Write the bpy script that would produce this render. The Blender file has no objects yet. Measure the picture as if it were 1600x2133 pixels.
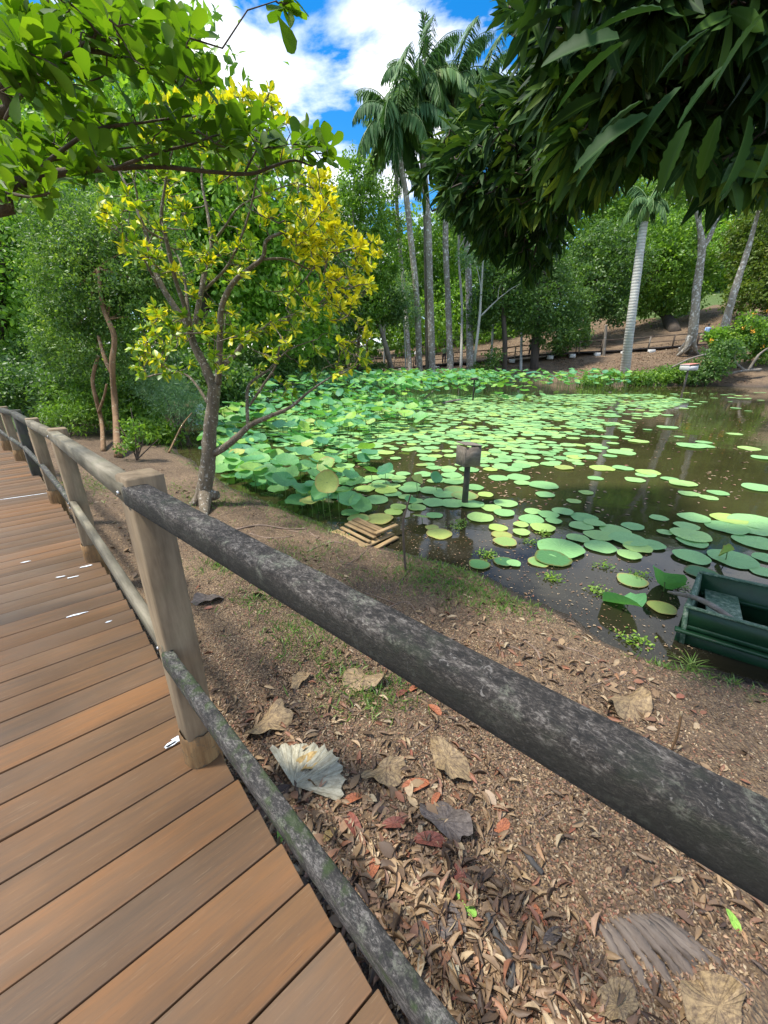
import bpy, math, random
import numpy as np
R = math.radians
random.seed(7); rng = np.random.default_rng(7)
sc = bpy.context.scene
col = sc.collection

# ------------------------------------------------------------------ camera, sky, sun
H = 1.45; F = 830.0; TH = math.atan(F/2143.0); CT, ST = math.cos(TH), math.sin(TH)
cam = bpy.data.cameras.new('camera'); cob = bpy.data.objects.new('camera', cam); col.objects.link(cob)
cam.sensor_fit = 'HORIZONTAL'; cam.sensor_width = 36; cam.lens = F/1600*36
cam.clip_start = 0.02; cam.clip_end = 3000
cob.location = (0, 0, H); cob.rotation_euler = (math.pi/2-TH, 0, 0); sc.camera = cob

SUN_AZ, SUN_EL = R(-98), R(64)
w = bpy.data.worlds.new("World"); sc.world = w; w.use_nodes = True
nt = w.node_tree; nt.nodes.clear(); N = nt.nodes.new; L = nt.links.new
sky = N('ShaderNodeTexSky'); sky.sky_type = 'NISHITA'; sky.sun_disc = False
sky.sun_elevation = SUN_EL; sky.sun_rotation = SUN_AZ; sky.dust_density = 0.3; sky.ozone_density = 2.5
hs = N('ShaderNodeHueSaturation'); hs.inputs['Saturation'].default_value = 1.45; L(sky.outputs[0], hs.inputs['Color'])
b1 = N('ShaderNodeBackground'); b1.inputs[1].default_value = 0.13; L(hs.outputs[0], b1.inputs[0])
tc = N('ShaderNodeTexCoord'); sp = N('ShaderNodeSeparateXYZ'); L(tc.outputs['Generated'], sp.inputs[0])
mz = N('ShaderNodeMath'); mz.operation = 'MAXIMUM'; L(sp.outputs[2], mz.inputs[0]); mz.inputs[1].default_value = 0.03
az = N('ShaderNodeMath'); az.operation = 'ADD'; L(mz.outputs[0], az.inputs[0]); az.inputs[1].default_value = 0.12
dx = N('ShaderNodeMath'); dx.operation = 'DIVIDE'; L(sp.outputs[0], dx.inputs[0]); L(az.outputs[0], dx.inputs[1])
dy = N('ShaderNodeMath'); dy.operation = 'DIVIDE'; L(sp.outputs[1], dy.inputs[0]); L(az.outputs[0], dy.inputs[1])
cb = N('ShaderNodeCombineXYZ'); L(dx.outputs[0], cb.inputs[0]); L(dy.outputs[0], cb.inputs[1]); cb.inputs[2].default_value = 4.3
nz = N('ShaderNodeTexNoise'); nz.inputs['Scale'].default_value = 1.55; nz.inputs['Detail'].default_value = 9
nz.inputs['Roughness'].default_value = 0.56; nz.inputs['Distortion'].default_value = 0.25; L(cb.outputs[0], nz.inputs['Vector'])
rp = N('ShaderNodeValToRGB'); rp.color_ramp.elements[0].position = 0.475; rp.color_ramp.elements[1].position = 0.555
L(nz.outputs['Fac'], rp.inputs[0])
nz2 = N('ShaderNodeTexNoise'); nz2.inputs['Scale'].default_value = 3.2; nz2.inputs['Detail'].default_value = 8; L(cb.outputs[0], nz2.inputs['Vector'])
rp2 = N('ShaderNodeValToRGB'); rp2.color_ramp.elements[0].position = 0.4; rp2.color_ramp.elements[1].position = 0.62
rp2.color_ramp.elements[0].color = (.55, .63, .80, 1); rp2.color_ramp.elements[1].color = (1, 1, 1, 1); L(nz2.outputs['Fac'], rp2.inputs[0])
b2 = N('ShaderNodeBackground'); b2.inputs[1].default_value = 1.0; L(rp2.outputs[0], b2.inputs[0])
mx = N('ShaderNodeMixShader'); L(rp.outputs[0], mx.inputs[0]); L(b1.outputs[0], mx.inputs[1]); L(b2.outputs[0], mx.inputs[2])
wo = N('ShaderNodeOutputWorld'); L(mx.outputs[0], wo.inputs[0])

sl = bpy.data.lights.new('sun', 'SUN'); sl.energy = 3.3; sl.angle = R(6); sl.color = (1, .95, .86)
so = bpy.data.objects.new('sun', sl); col.objects.link(so)
so.rotation_euler = (math.pi/2-SUN_EL, 0, -SUN_AZ+math.pi)   # fixed below by direction
from mathutils import Vector
sdir = Vector((math.sin(SUN_AZ)*math.cos(SUN_EL), math.cos(SUN_AZ)*math.cos(SUN_EL), math.sin(SUN_EL)))
so.rotation_euler = sdir.to_track_quat('Z', 'Y').to_euler(); so.location = (0, 0, 60)
sc.view_settings.view_transform = 'Standard'; sc.view_settings.look = 'None'; sc.view_settings.exposure = 0.95
sc.cycles.max_bounces = 7; sc.cycles.transparent_max_bounces = 6
sc.cycles.diffuse_bounces = 4; sc.cycles.glossy_bounces = 3; sc.cycles.transmission_bounces = 4
sc.cycles.sample_clamp_indirect = 6

# ------------------------------------------------------------------ helpers
def ray(x, y):
    u = (x-800)/F; v = (1066.5-y)/F
    return np.array([u, CT+v*ST, -ST+v*CT])
def G(x, y, z=0.0):                       # point of the horizontal plane z seen at photo pixel x, y
    d = ray(x, y); t = (z-H)/d[2]; return np.array([0, 0, H])+t*d
def P(x, y, Y):                           # point at forward distance Y
    d = ray(x, y); return np.array([0, 0, H])+d*Y/d[1]
def tag(o, label=None, cat=None, group=None, kind=None):
    if label: o['label'] = label
    if cat: o['category'] = cat
    if group: o['group'] = group
    if kind: o['kind'] = kind
    return o
def empty(name, loc=(0, 0, 0), label=None, cat=None, group=None, rz=0):
    o = bpy.data.objects.new(name, None); col.objects.link(o); o.location = loc; o.rotation_euler = (0, 0, rz)
    o.empty_display_size = .1
    return tag(o, label, cat, group)
def mesh_np(name, V, Fs, mat, parent=None, attrs=None, smooth=False, world=True):
    """V (n,3); Fs list of int arrays (m,k).  parent: keep V in world coords by subtracting parent's location"""
    V = np.asarray(V, dtype=np.float32)
    if parent is not None and world:
        V = V-np.array(parent.location, dtype=np.float32)
    Fs = [np.asarray(f, dtype=np.int32) for f in Fs if len(f)]
    me = bpy.data.meshes.new(name)
    me.vertices.add(len(V)); me.vertices.foreach_set('co', V.ravel())
    nl = sum(f.size for f in Fs); npoly = sum(len(f) for f in Fs)
    me.loops.add(nl); me.loops.foreach_set('vertex_index', np.concatenate([f.ravel() for f in Fs]))
    me.polygons.add(npoly)
    tot = np.concatenate([np.full(len(f), f.shape[1], dtype=np.int32) for f in Fs])
    st = np.concatenate([[0], np.cumsum(tot)[:-1]]).astype(np.int32)
    me.polygons.foreach_set('loop_start', st); me.polygons.foreach_set('loop_total', tot)
    if smooth: me.polygons.foreach_set('use_smooth', np.ones(npoly, dtype=bool))
    if attrs:
        for k, a in attrs.items():
            a = np.asarray(a, dtype=np.float32)
            if a.ndim == 1:
                at = me.attributes.new(k, 'FLOAT', 'POINT'); at.data.foreach_set('value', a)
            else:
                at = me.attributes.new(k, 'FLOAT_VECTOR', 'POINT'); at.data.foreach_set('vector', a.ravel())
    me.update(); me.validate()
    if mat: me.materials.append(mat)
    o = bpy.data.objects.new(name, me); col.objects.link(o)
    if parent is not None: o.parent = parent
    return o
class MB:
    def __init__(s): s.V = []; s.F = {}; s.n = 0; s.A = []
    def add(s, V, faces, a=0.0):
        V = np.asarray(V, float); s.V.append(V)
        for f in faces: s.F.setdefault(len(f), []).append([i+s.n for i in f])
        s.n += len(V); s.A.append(np.full(len(V), a)); return s
    def box(s, c, size, ax=None, a=0.0, bev=0.0, taper=1.0):
        """c centre, size (x,y,z), ax = 3x3 rows of axes"""
        ax = np.eye(3) if ax is None else np.asarray(ax, float)
        h = np.array(size)/2
        if bev <= 0:
            sg = np.array([[x, y, z] for z in (-1, 1) for y in (-1, 1) for x in (-1, 1)], float)
            V = sg*h; V[4:, :2] *= taper
            s.add(np.array(c)+V@ax, [(0, 2, 3, 1), (4, 5, 7, 6), (0, 1, 5, 4), (2, 6, 7, 3), (0, 4, 6, 2), (1, 3, 7, 5)], a)
        else:   # chamfered all round: profile octagon swept in z with end chamfers
            b = bev
            def ring(z, ins):
                X, Y = h[0]-ins, h[1]-ins
                return [(-X+b, -Y, z), (X-b, -Y, z), (X, -Y+b, z), (X, Y-b, z), (X-b, Y, z), (-X+b, Y, z), (-X, Y-b, z), (-X, -Y+b, z)]
            V = ring(-h[2], b*.8)+ring(-h[2]+b*.8, 0)+ring(h[2]-b*.8, 0)+ring(h[2], b*.8)
            f = [tuple(range(7, -1, -1)), tuple(range(24, 32))]
            for r in range(3):
                for k in range(8):
                    k2 = (k+1) % 8; f.append((r*8+k, r*8+k2, r*8+8+k2, r*8+8+k))
            s.add(np.array(c)+np.array(V)@ax, f, a)
        return s
    def beam(s, p, q, wd, ht, bev=0.006, up=(0, 0, 1), a=0.0, ext=0.0):
        """rectangular timber from p to q, wd across, ht along up"""
        p = np.array(p, float); q = np.array(q, float); d = q-p; ln = np.linalg.norm(d); d /= ln
        sd = np.cross(d, up); sd /= np.linalg.norm(sd); u = np.cross(sd, d)
        return s.box((p+q)/2, (wd, ht, ln+2*ext), ax=[sd, u, d], a=a, bev=bev)
    def tube(s, pts, rad, n=8, a=0.0, cap=True, wob=0.0):
        pts = np.array(pts, float); m = len(pts); rad = np.broadcast_to(rad, (m,))
        T = np.gradient(pts, axis=0); T /= np.linalg.norm(T, axis=1)[:, None]+1e-9
        ref = np.array([0, 0, 1.]) if abs(T[0][2]) < .9 else np.array([1., 0, 0])
        V = []
        u = np.cross(T[0], ref); u /= np.linalg.norm(u)
        for i in range(m):
            u = u-T[i]*np.dot(u, T[i]); u /= np.linalg.norm(u)+1e-9; v = np.cross(T[i], u)
            an = np.arange(n)*2*math.pi/n
            r = rad[i]*(1+wob*np.sin(an*2+i*1.3)+wob*np.sin(an*3+i*2.1))
            V.append(pts[i]+np.outer(np.cos(an)*r, u)+np.outer(np.sin(an)*r, v))
        V = np.concatenate(V); f = []
        for i in range(m-1):
            for k in range(n):
                k2 = (k+1) % n; f.append((i*n+k, i*n+k2, (i+1)*n+k2, (i+1)*n+k))
        if cap: f.append(tuple(range(n-1, -1, -1))); f.append(tuple((m-1)*n+k for k in range(n)))
        return s.add(V, f, a)
    def build(s, name, mat, parent=None, smooth=False, attrs=None):
        at = {'v': np.concatenate(s.A)}
        if attrs: at.update(attrs)
        return mesh_np(name, np.concatenate(s.V), list(s.F.values()), mat, parent, at, smooth)
def smooth_path(pts, k=5):
    pts = np.array(pts, float); n = len(pts)
    if n < 3: return np.array([pts[0]+(pts[-1]-pts[0])*t for t in np.linspace(0, 1, k+1)])
    out = []
    for i in range(n-1):
        p0 = pts[max(i-1, 0)]; p1 = pts[i]; p2 = pts[i+1]; p3 = pts[min(i+2, n-1)]
        for t in np.linspace(0, 1, k, endpoint=False):
            out.append(.5*((2*p1)+(-p0+p2)*t+(2*p0-5*p1+4*p2-p3)*t*t+(-p0+3*p1-3*p2+p3)*t**3))
    out.append(pts[-1]); return np.array(out)
def rad_interp(r, n): return np.interp(np.linspace(0, 1, n), np.linspace(0, 1, len(r)), r)
def hash2(ix, iy, s=0):
    h = np.sin(ix*127.1+iy*311.7+s*74.7)*43758.5453
    return h-np.floor(h)
def vnoise(x, y, s=0):
    ix = np.floor(x); iy = np.floor(y); fx = x-ix; fy = y-iy; fx = fx*fx*(3-2*fx); fy = fy*fy*(3-2*fy)
    a = hash2(ix, iy, s); b = hash2(ix+1, iy, s); c = hash2(ix, iy+1, s); d = hash2(ix+1, iy+1, s)
    return a+(b-a)*fx+(c-a)*fy+(a-b-c+d)*fx*fy
def inpoly(x, y, poly):
    x = np.asarray(x, float); y = np.asarray(y, float); r = np.zeros(x.shape, bool); n = len(poly)
    for i in range(n):
        x1, y1 = poly[i]; x2, y2 = poly[(i+1) % n]
        c = ((y1 > y) != (y2 > y)) & (x < (x2-x1)*(y-y1)/((y2-y1)+1e-12)+x1); r ^= c
    return r
def pdist(x, y, pl, closed=True):
    x = np.asarray(x, float); y = np.asarray(y, float); r = np.full(x.shape, 1e9); n = len(pl)
    for i in range(n if closed else n-1):
        x1, y1 = pl[i]; x2, y2 = pl[(i+1) % n]; ex, ey = x2-x1, y2-y1
        t = np.clip(((x-x1)*ex+(y-y1)*ey)/(ex*ex+ey*ey), 0, 1)
        r = np.minimum(r, np.hypot(x-x1-t*ex, y-y1-t*ey))
    return r
def sample_poly(poly, n, r=rng):
    poly = np.array(poly, float); lo = poly.min(0); hi = poly.max(0); out = []
    while len(out) < n:
        q = lo+(hi-lo)*r.random((n*2, 2)); q = q[inpoly(q[:, 0], q[:, 1], poly)]; out.extend(q.tolist())
    return np.array(out[:n])

# ------------------------------------------------------------------ materials
def newmat(name):
    m = bpy.data.materials.new(name); m.use_nodes = True; t = m.node_tree
    b = t.nodes['Principled BSDF']; return m, t, b, t.nodes.new, t.links.new
def ramp(t, fac, stops, interp='LINEAR'):
    r = t.nodes.new('ShaderNodeValToRGB'); cr = r.color_ramp; cr.interpolation = interp
    while len(cr.elements) < len(stops): cr.elements.new(.5)
    for e, (p, c) in zip(cr.elements, stops):
        e.position = p; e.color = (*c, 1) if len(c) == 3 else c
    t.links.new(fac, r.inputs[0]); return r.outputs[0]
def noise(t, scale, detail=4, rough=.55, vec=None, dist=0.0):
    n = t.nodes.new('ShaderNodeTexNoise'); n.inputs['Scale'].default_value = scale; n.inputs['Detail'].default_value = detail
    n.inputs['Roughness'].default_value = rough; n.inputs['Distortion'].default_value = dist
    if vec is not None: t.links.new(vec, n.inputs['Vector'])
    return n.outputs['Fac']
def mixc(t, fac, a, b, mode='MIX'):
    m = t.nodes.new('ShaderNodeMix'); m.data_type = 'RGBA'; m.blend_type = mode
    for s, v in ((m.inputs[0], fac), (m.inputs[6], a), (m.inputs[7], b)):
        if isinstance(v, (int, float)): s.default_value = v
        elif isinstance(v, tuple): s.default_value = (*v, 1)
        else: t.links.new(v, s)
    return m.outputs[2]
def mth(t, op, a, b=None, c=None):
    m = t.nodes.new('ShaderNodeMath'); m.operation = op
    for i, v in enumerate((a, b, c)):
        if v is None: continue
        if isinstance(v, (int, float)): m.inputs[i].default_value = v
        else: t.links.new(v, m.inputs[i])
    return m.outputs[0]
def attr(t, n, out='Fac'):
    a = t.nodes.new('ShaderNodeAttribute'); a.attribute_name = n; return a.outputs[out]
def objc(t, scale=None, rot=None):
    c = t.nodes.new('ShaderNodeTexCoord').outputs['Object']
    if scale is None: return c
    mp = t.nodes.new('ShaderNodeMapping'); mp.inputs['Scale'].default_value = scale
    if rot: mp.inputs['Rotation'].default_value = rot
    t.links.new(c, mp.inputs[0]); return mp.outputs[0]
def bump(t, b, h, strength=.5, dist=.01):
    n = t.nodes.new('ShaderNodeBump'); n.inputs['Strength'].default_value = strength; n.inputs['Distance'].default_value = dist
    t.links.new(h, n.inputs['Height']); t.links.new(n.outputs[0], b.inputs['Normal']); return n

def leafmat(name, stops, trans=.42, rough=.45, big=1.2, tint=(1.25, 1.35, .6), vein=None, spec=.5, huevar=.25):
    m, t, b, N, L = newmat(name)
    v = attr(t, 'v'); big_n = noise(t, big, 3, .5, objc(t))
    f = mth(t, 'ADD', mth(t, 'MULTIPLY', v, .7), mth(t, 'MULTIPLY', mth(t, 'SUBTRACT', big_n, .5), huevar*4))
    f = mth(t, 'ADD', f, .15)
    c = ramp(t, f, stops)
    if vein:
        u = attr(t, 'u')   # 0 at midrib
        c = mixc(t, ramp(t, u, [(0, (1, 1, 1)), (.10, (.35, .35, .35)), (.2, (0, 0, 0))]), c, vein)
    L(c, b.inputs['Base Color']); b.inputs['Roughness'].default_value = rough; b.inputs['Specular IOR Level'].default_value = spec
    tr = N('ShaderNodeBsdfTranslucent'); L(mixc(t, 1.0, c, tint, 'MULTIPLY'), tr.inputs[0])
    ms = N('ShaderNodeMixShader'); ms.inputs[0].default_value = trans
    L(b.outputs[0], ms.inputs[1]); L(tr.outputs[0], ms.inputs[2]); L(ms.outputs[0], t.nodes['Material Output'].inputs[0])
    return m
def barkmat(name, c1, c2, c3=None, scale=9, lich=.55, stretch=.25, rough=.85, bs=.6):
    m, t, b, N, L = newmat(name); oc = objc(t, (1, 1, stretch))
    n = noise(t, scale, 7, .65, oc); c = ramp(t, n, [(.3, c1), (.7, c2)])
    if c3:
        n2 = noise(t, scale*1.7, 5, .6, objc(t)); c = mixc(t, ramp(t, n2, [(lich, (0, 0, 0)), (lich+.06, (1, 1, 1))]), c, c3)
    L(c, b.inputs['Base Color']); b.inputs['Roughness'].default_value = rough
    bump(t, b, noise(t, scale*4, 6, .7, oc), bs, .02); return m

GRN = dict(
    far=[(0, (.045, .105, .020)), (.4, (.13, .25, .035)), (.75, (.24, .40, .045)), (1, (.36, .48, .06))],
    deep=[(0, (.036, .085, .026)), (.5, (.095, .185, .042)), (.85, (.18, .30, .055)), (1, (.27, .37, .07))],
    bright=[(0, (.08, .18, .022)), (.4, (.17, .33, .035)), (.8, (.28, .46, .055)), (1, (.42, .52, .07))],
    small=[(0, (.03, .072, .024)), (.4, (.09, .18, .04)), (.75, (.22, .35, .06)), (1, (.42, .50, .09))],
    olive=[(0, (.05, .10, .02)), (.5, (.13, .20, .03)), (1, (.27, .30, .05))],
    pale=[(0, (.09, .19, .09)), (.5, (.20, .33, .16)), (1, (.36, .46, .20))],
    over=[(0, (.05, .115, .010)), (.5, (.11, .205, .016)), (1, (.20, .30, .025))],
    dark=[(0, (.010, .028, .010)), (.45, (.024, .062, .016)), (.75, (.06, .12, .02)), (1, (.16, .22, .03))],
    palm=[(0, (.03, .09, .03)), (.5, (.08, .17, .055)), (.85, (.15, .26, .07)), (1, (.24, .24, .10))],
)
M = {k: leafmat('leaves_'+k, s) for k, s in GRN.items() if k not in ('over', 'dark', 'palm')}
M['over'] = leafmat('leaves_overhang', GRN['over'], trans=.5, rough=.52, spec=.3, big=2.5, tint=(1.35, 1.5, .4))
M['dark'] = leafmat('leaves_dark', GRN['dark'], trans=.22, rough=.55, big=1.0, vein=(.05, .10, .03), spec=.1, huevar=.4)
M['palm'] = leafmat('leaves_palm', GRN['palm'], trans=.25, rough=.62, big=.4, spec=.3)
# variegated leaves: yellow along the veins, with a whole-yellow share set per leaf in attribute 'w'
m, t, b, N_, L_ = newmat('leaves_variegated')
v = attr(t, 'v'); u = attr(t, 'u'); wv = attr(t, 'w')
g = ramp(t, v, [(0, (.08, .18, .014)), (.5, (.19, .33, .02)), (1, (.32, .46, .03))])
yl = ramp(t, v, [(0, (.60, .58, .015)), (.6, (.86, .76, .03)), (1, (.80, .76, .06))])
k = ramp(t, mth(t, 'ADD', mth(t, 'MULTIPLY', wv, 1.3), mth(t, 'MULTIPLY', u, -.75)), [(.12, (0, 0, 0)), (.26, (1, 1, 1))])
c = mixc(t, k, g, yl); L_(c, b.inputs['Base Color']); b.inputs['Roughness'].default_value = .4
tr = N_('ShaderNodeBsdfTranslucent'); L_(mixc(t, 1.0, c, (1.2, 1.2, .5), 'MULTIPLY'), tr.inputs[0])
ms = N_('ShaderNodeMixShader'); ms.inputs[0].default_value = .35
L_(b.outputs[0], ms.inputs[1]); L_(tr.outputs[0], ms.inputs[2]); L_(ms.outputs[0], t.nodes['Material Output'].inputs[0]); M['varieg'] = m

M['bark_near'] = barkmat('bark_near', (.10, .078, .050), (.26, .205, .14), (.50, .47, .40), 18, .58, bs=1.0)
M['bark_twig'] = barkmat('bark_twig', (.07, .05, .035), (.17, .12, .085), None, 20)
M['bark_over'] = barkmat('bark_over', (.05, .035, .02), (.12, .09, .05), (.22, .22, .15), 20, .62)
M['bark_orange'] = barkmat('bark_orange', (.13, .07, .03), (.28, .165, .08), (.33, .26, .16), 7, .58)
M['bark_far'] = barkmat('bark_far', (.13, .105, .08), (.29, .25, .20), (.44, .41, .36), 3, .60)
M['bark_pale'] = barkmat('bark_pale', (.34, .33, .29), (.52, .50, .45), (.25, .22, .18), 2.5, .66)
M['bark_dark'] = barkmat('bark_dark', (.035, .026, .02), (.10, .075, .055), None, 3)
M['bark_blotch'] = barkmat('bark_blotch', (.17, .145, .11), (.36, .32, .26), (.62, .60, .54), 3.2, .54)
m, t, b, N_, L_ = newmat('palm_trunk'); oc = objc(t)
wvn = N_('ShaderNodeTexWave'); wvn.bands_direction = 'Z'; wvn.inputs['Scale'].default_value = 1.6; wvn.inputs['Distortion'].default_value = 1.2; wvn.inputs['Detail'].default_value = 3
L_(oc, wvn.inputs[0]); c = mixc(t, ramp(t, wvn.outputs['Fac'], [(0, (1, 1, 1)), (.22, (.0, .0, .0))]), ramp(t, noise(t, 3, 5, .6, oc), [(.3, (.42, .40, .36)), (.7, (.66, .64, .58))]), (.34, .32, .28))
L_(c, b.inputs['Base Color']); b.inputs['Roughness'].default_value = .8; bump(t, b, wvn.outputs['Fac'], .4, .03); M['palm_trunk'] = m

# ground
m, t, b, N_, L_ = newmat('ground_litter'); oc = objc(t)
n1 = noise(t, 1.1, 6, .6, oc); n2 = noise(t, 26, 6, .75, oc)
vo = N_('ShaderNodeTexVoronoi'); vo.inputs['Scale'].default_value = 75; L_(oc, vo.inputs[0])
base = ramp(t, n1, [(.34, (.085, .052, .030)), (.48, (.18, .117, .064)), (.62, (.32, .215, .122))])
chips = ramp(t, vo.outputs['Color'], [(0, (.045, .028, .018)), (.35, (.15, .10, .058)), (.6, (.27, .185, .105)), (.85, (.40, .29, .17)), (1, (.25, .13, .075))])
c = mixc(t, .55, base, chips); c = mixc(t, ramp(t, n2, [(.40, (0, 0, 0)), (.68, (.7, .7, .7))]), c, (.085, .055, .042))
gr = attr(t, 'grass'); gn = noise(t, 9, 5, .7, oc)
c = mixc(t, ramp(t, mth(t, 'ADD', mth(t, 'MULTIPLY', gr, .9), mth(t, 'MULTIPLY', mth(t, 'SUBTRACT', gn, .5), 1.0)), [(.52, (0, 0, 0)), (.78, (.85, .85, .85))]), c, (.075, .145, .03))
wt = attr(t, 'wet'); c = mixc(t, wt, c, (.035, .024, .017)); L_(c, b.inputs['Base Color'])
L_(ramp(t, wt, [(0, (.92, .92, .92)), (1, (.35, .35, .35))]), b.inputs['Roughness'])
bh = mth(t, 'ADD', mth(t, 'MULTIPLY', vo.outputs['Distance'], 1.2), n2); bump(t, b, bh, .8, .02); M['ground'] = m

# water
m, t, b, N_, L_ = newmat('pond_water'); oc = objc(t)
c = ramp(t, noise(t, .35, 4, .6, oc), [(.35, (.034, .031, .012)), (.65, (.062, .056, .022))])
near = attr(t, 'near')
sc_n = noise(t, 55, 5, .75, oc); sp_n = noise(t, 3.0, 5, .6, oc)
scum = mth(t, 'MULTIPLY', ramp(t, sc_n, [(.56, (0, 0, 0)), (.66, (1, 1, 1))]), mth(t, 'MULTIPLY', near, ramp(t, sp_n, [(.42, (0, 0, 0)), (.6, (1, 1, 1))])))
c = mixc(t, mth(t, 'MULTIPLY', near, .75), c, (.012, .010, .008))
c = mixc(t, mth(t, 'MULTIPLY', scum, .7), c, (.16, .15, .11)); L_(c, b.inputs['Base Color'])
L_(mth(t, 'ADD', .025, mth(t, 'MULTIPLY', scum, .5)), b.inputs['Roughness']); b.inputs['IOR'].default_value = 1.33
b.inputs['Specular IOR Level'].default_value = .5
bh = mth(t, 'ADD', mth(t, 'MULTIPLY', noise(t, 2.2, 3, .5, oc), 1.0), mth(t, 'MULTIPLY', sc_n, .03)); bump(t, b, bh, .10, .03); M['water'] = m

# lotus pads
def padmat(name, stops, veinc, trans=.3, rim=(.30, .26, .05), rimp=.0, rough=.5):
    m, t, b, N, L = newmat(name)
    lo = attr(t, 'loc', 'Vector'); s = N('ShaderNodeSeparateXYZ'); L(lo, s.inputs[0])
    an = mth(t, 'ARCTAN2', s.outputs[1], s.outputs[0])
    rr = mth(t, 'SQRT', mth(t, 'ADD', mth(t, 'MULTIPLY', s.outputs[0], s.outputs[0]), mth(t, 'MULTIPLY', s.outputs[1], s.outputs[1])))
    oi = N('ShaderNodeObjectInfo').outputs['Random']
    v = mth(t, 'FRACT', mth(t, 'ADD', attr(t, 'v'), oi))
    c = ramp(t, v, stops)
    nz_ = noise(t, 5, 4, .6, objc(t)); c = mixc(t, ramp(t, nz_, [(.35, (.0, .0, .0)), (.75, (.35, .35, .35))]), c, tuple(x*.62 for x in stops[0][1]))
    ve = mth(t, 'POWER', mth(t, 'ABSOLUTE', mth(t, 'COSINE', mth(t, 'MULTIPLY', an, 9.0))), 24.0)
    ve = mth(t, 'MULTIPLY', ve, ramp(t, rr, [(0, (.8, .8, .8)), (.95, (.15, .15, .15))]))
    c = mixc(t, mth(t, 'MULTIPLY', ve, .55), c, veinc)
    c = mixc(t, ramp(t, noise(t, 9, 5, .7, lo), [(.64, (0, 0, 0)), (.70, (.7, .7, .7))]), c, (.20, .16, .05))
    bump(t, b, ve, .4, .01)
    edge = ramp(t, mth(t, 'ADD', rr, mth(t, 'MULTIPLY', mth(t, 'SUBTRACT', noise(t, 3, 3, .6, lo), .5), .55)), [(1.02-rimp, (0, 0, 0)), (1.10-rimp*.6, (1, 1, 1))])
    c = mixc(t, mth(t, 'MULTIPLY', edge, .8), c, rim)
    L(c, b.inputs['Base Color']); b.inputs['Roughness'].default_value = rough; b.inputs['Specular IOR Level'].default_value = .35
    tr = N('ShaderNodeBsdfTranslucent'); L(mixc(t, 1.0, c, (1.1, 1.3, .45), 'MULTIPLY'), tr.inputs[0])
    ms = N('ShaderNodeMixShader'); ms.inputs[0].default_value = trans
    L(b.outputs[0], ms.inputs[1]); L(tr.outputs[0], ms.inputs[2]); L(ms.outputs[0], t.nodes['Material Output'].inputs[0])
    return m
M['pad'] = padmat('floating_pad', [(0, (.22, .46, .16)), (.5, (.30, .56, .21)), (.85, (.38, .60, .19)), (1, (.46, .62, .13))], (.45, .66, .32), .12)
M['pad_stand'] = padmat('standing_pad', [(0, (.09, .29, .15)), (.4, (.16, .42, .16)), (.75, (.26, .52, .15)), (1, (.40, .60, .09))], (.34, .55, .28), .32)
M['pad_old'] = padmat('old_pad', [(0, (.22, .42, .14)), (.5, (.34, .47, .12)), (1, (.46, .48, .12))], (.5, .55, .25), .15, (.40, .30, .10), .2)
M['pad_dark'] = padmat('dark_pad', [(0, (.05, .16, .08)), (.5, (.08, .22, .09)), (1, (.10, .26, .08))], (.15, .3, .15), .2, (.16, .14, .03), .2)
m, t, b, N_, L_ = newmat('stalk'); L_(ramp(t, noise(t, 12, 3, .5, objc(t)), [(.3, (.07, .14, .03)), (.7, (.14, .22, .05))]), b.inputs['Base Color']); M['stalk'] = m

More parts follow.
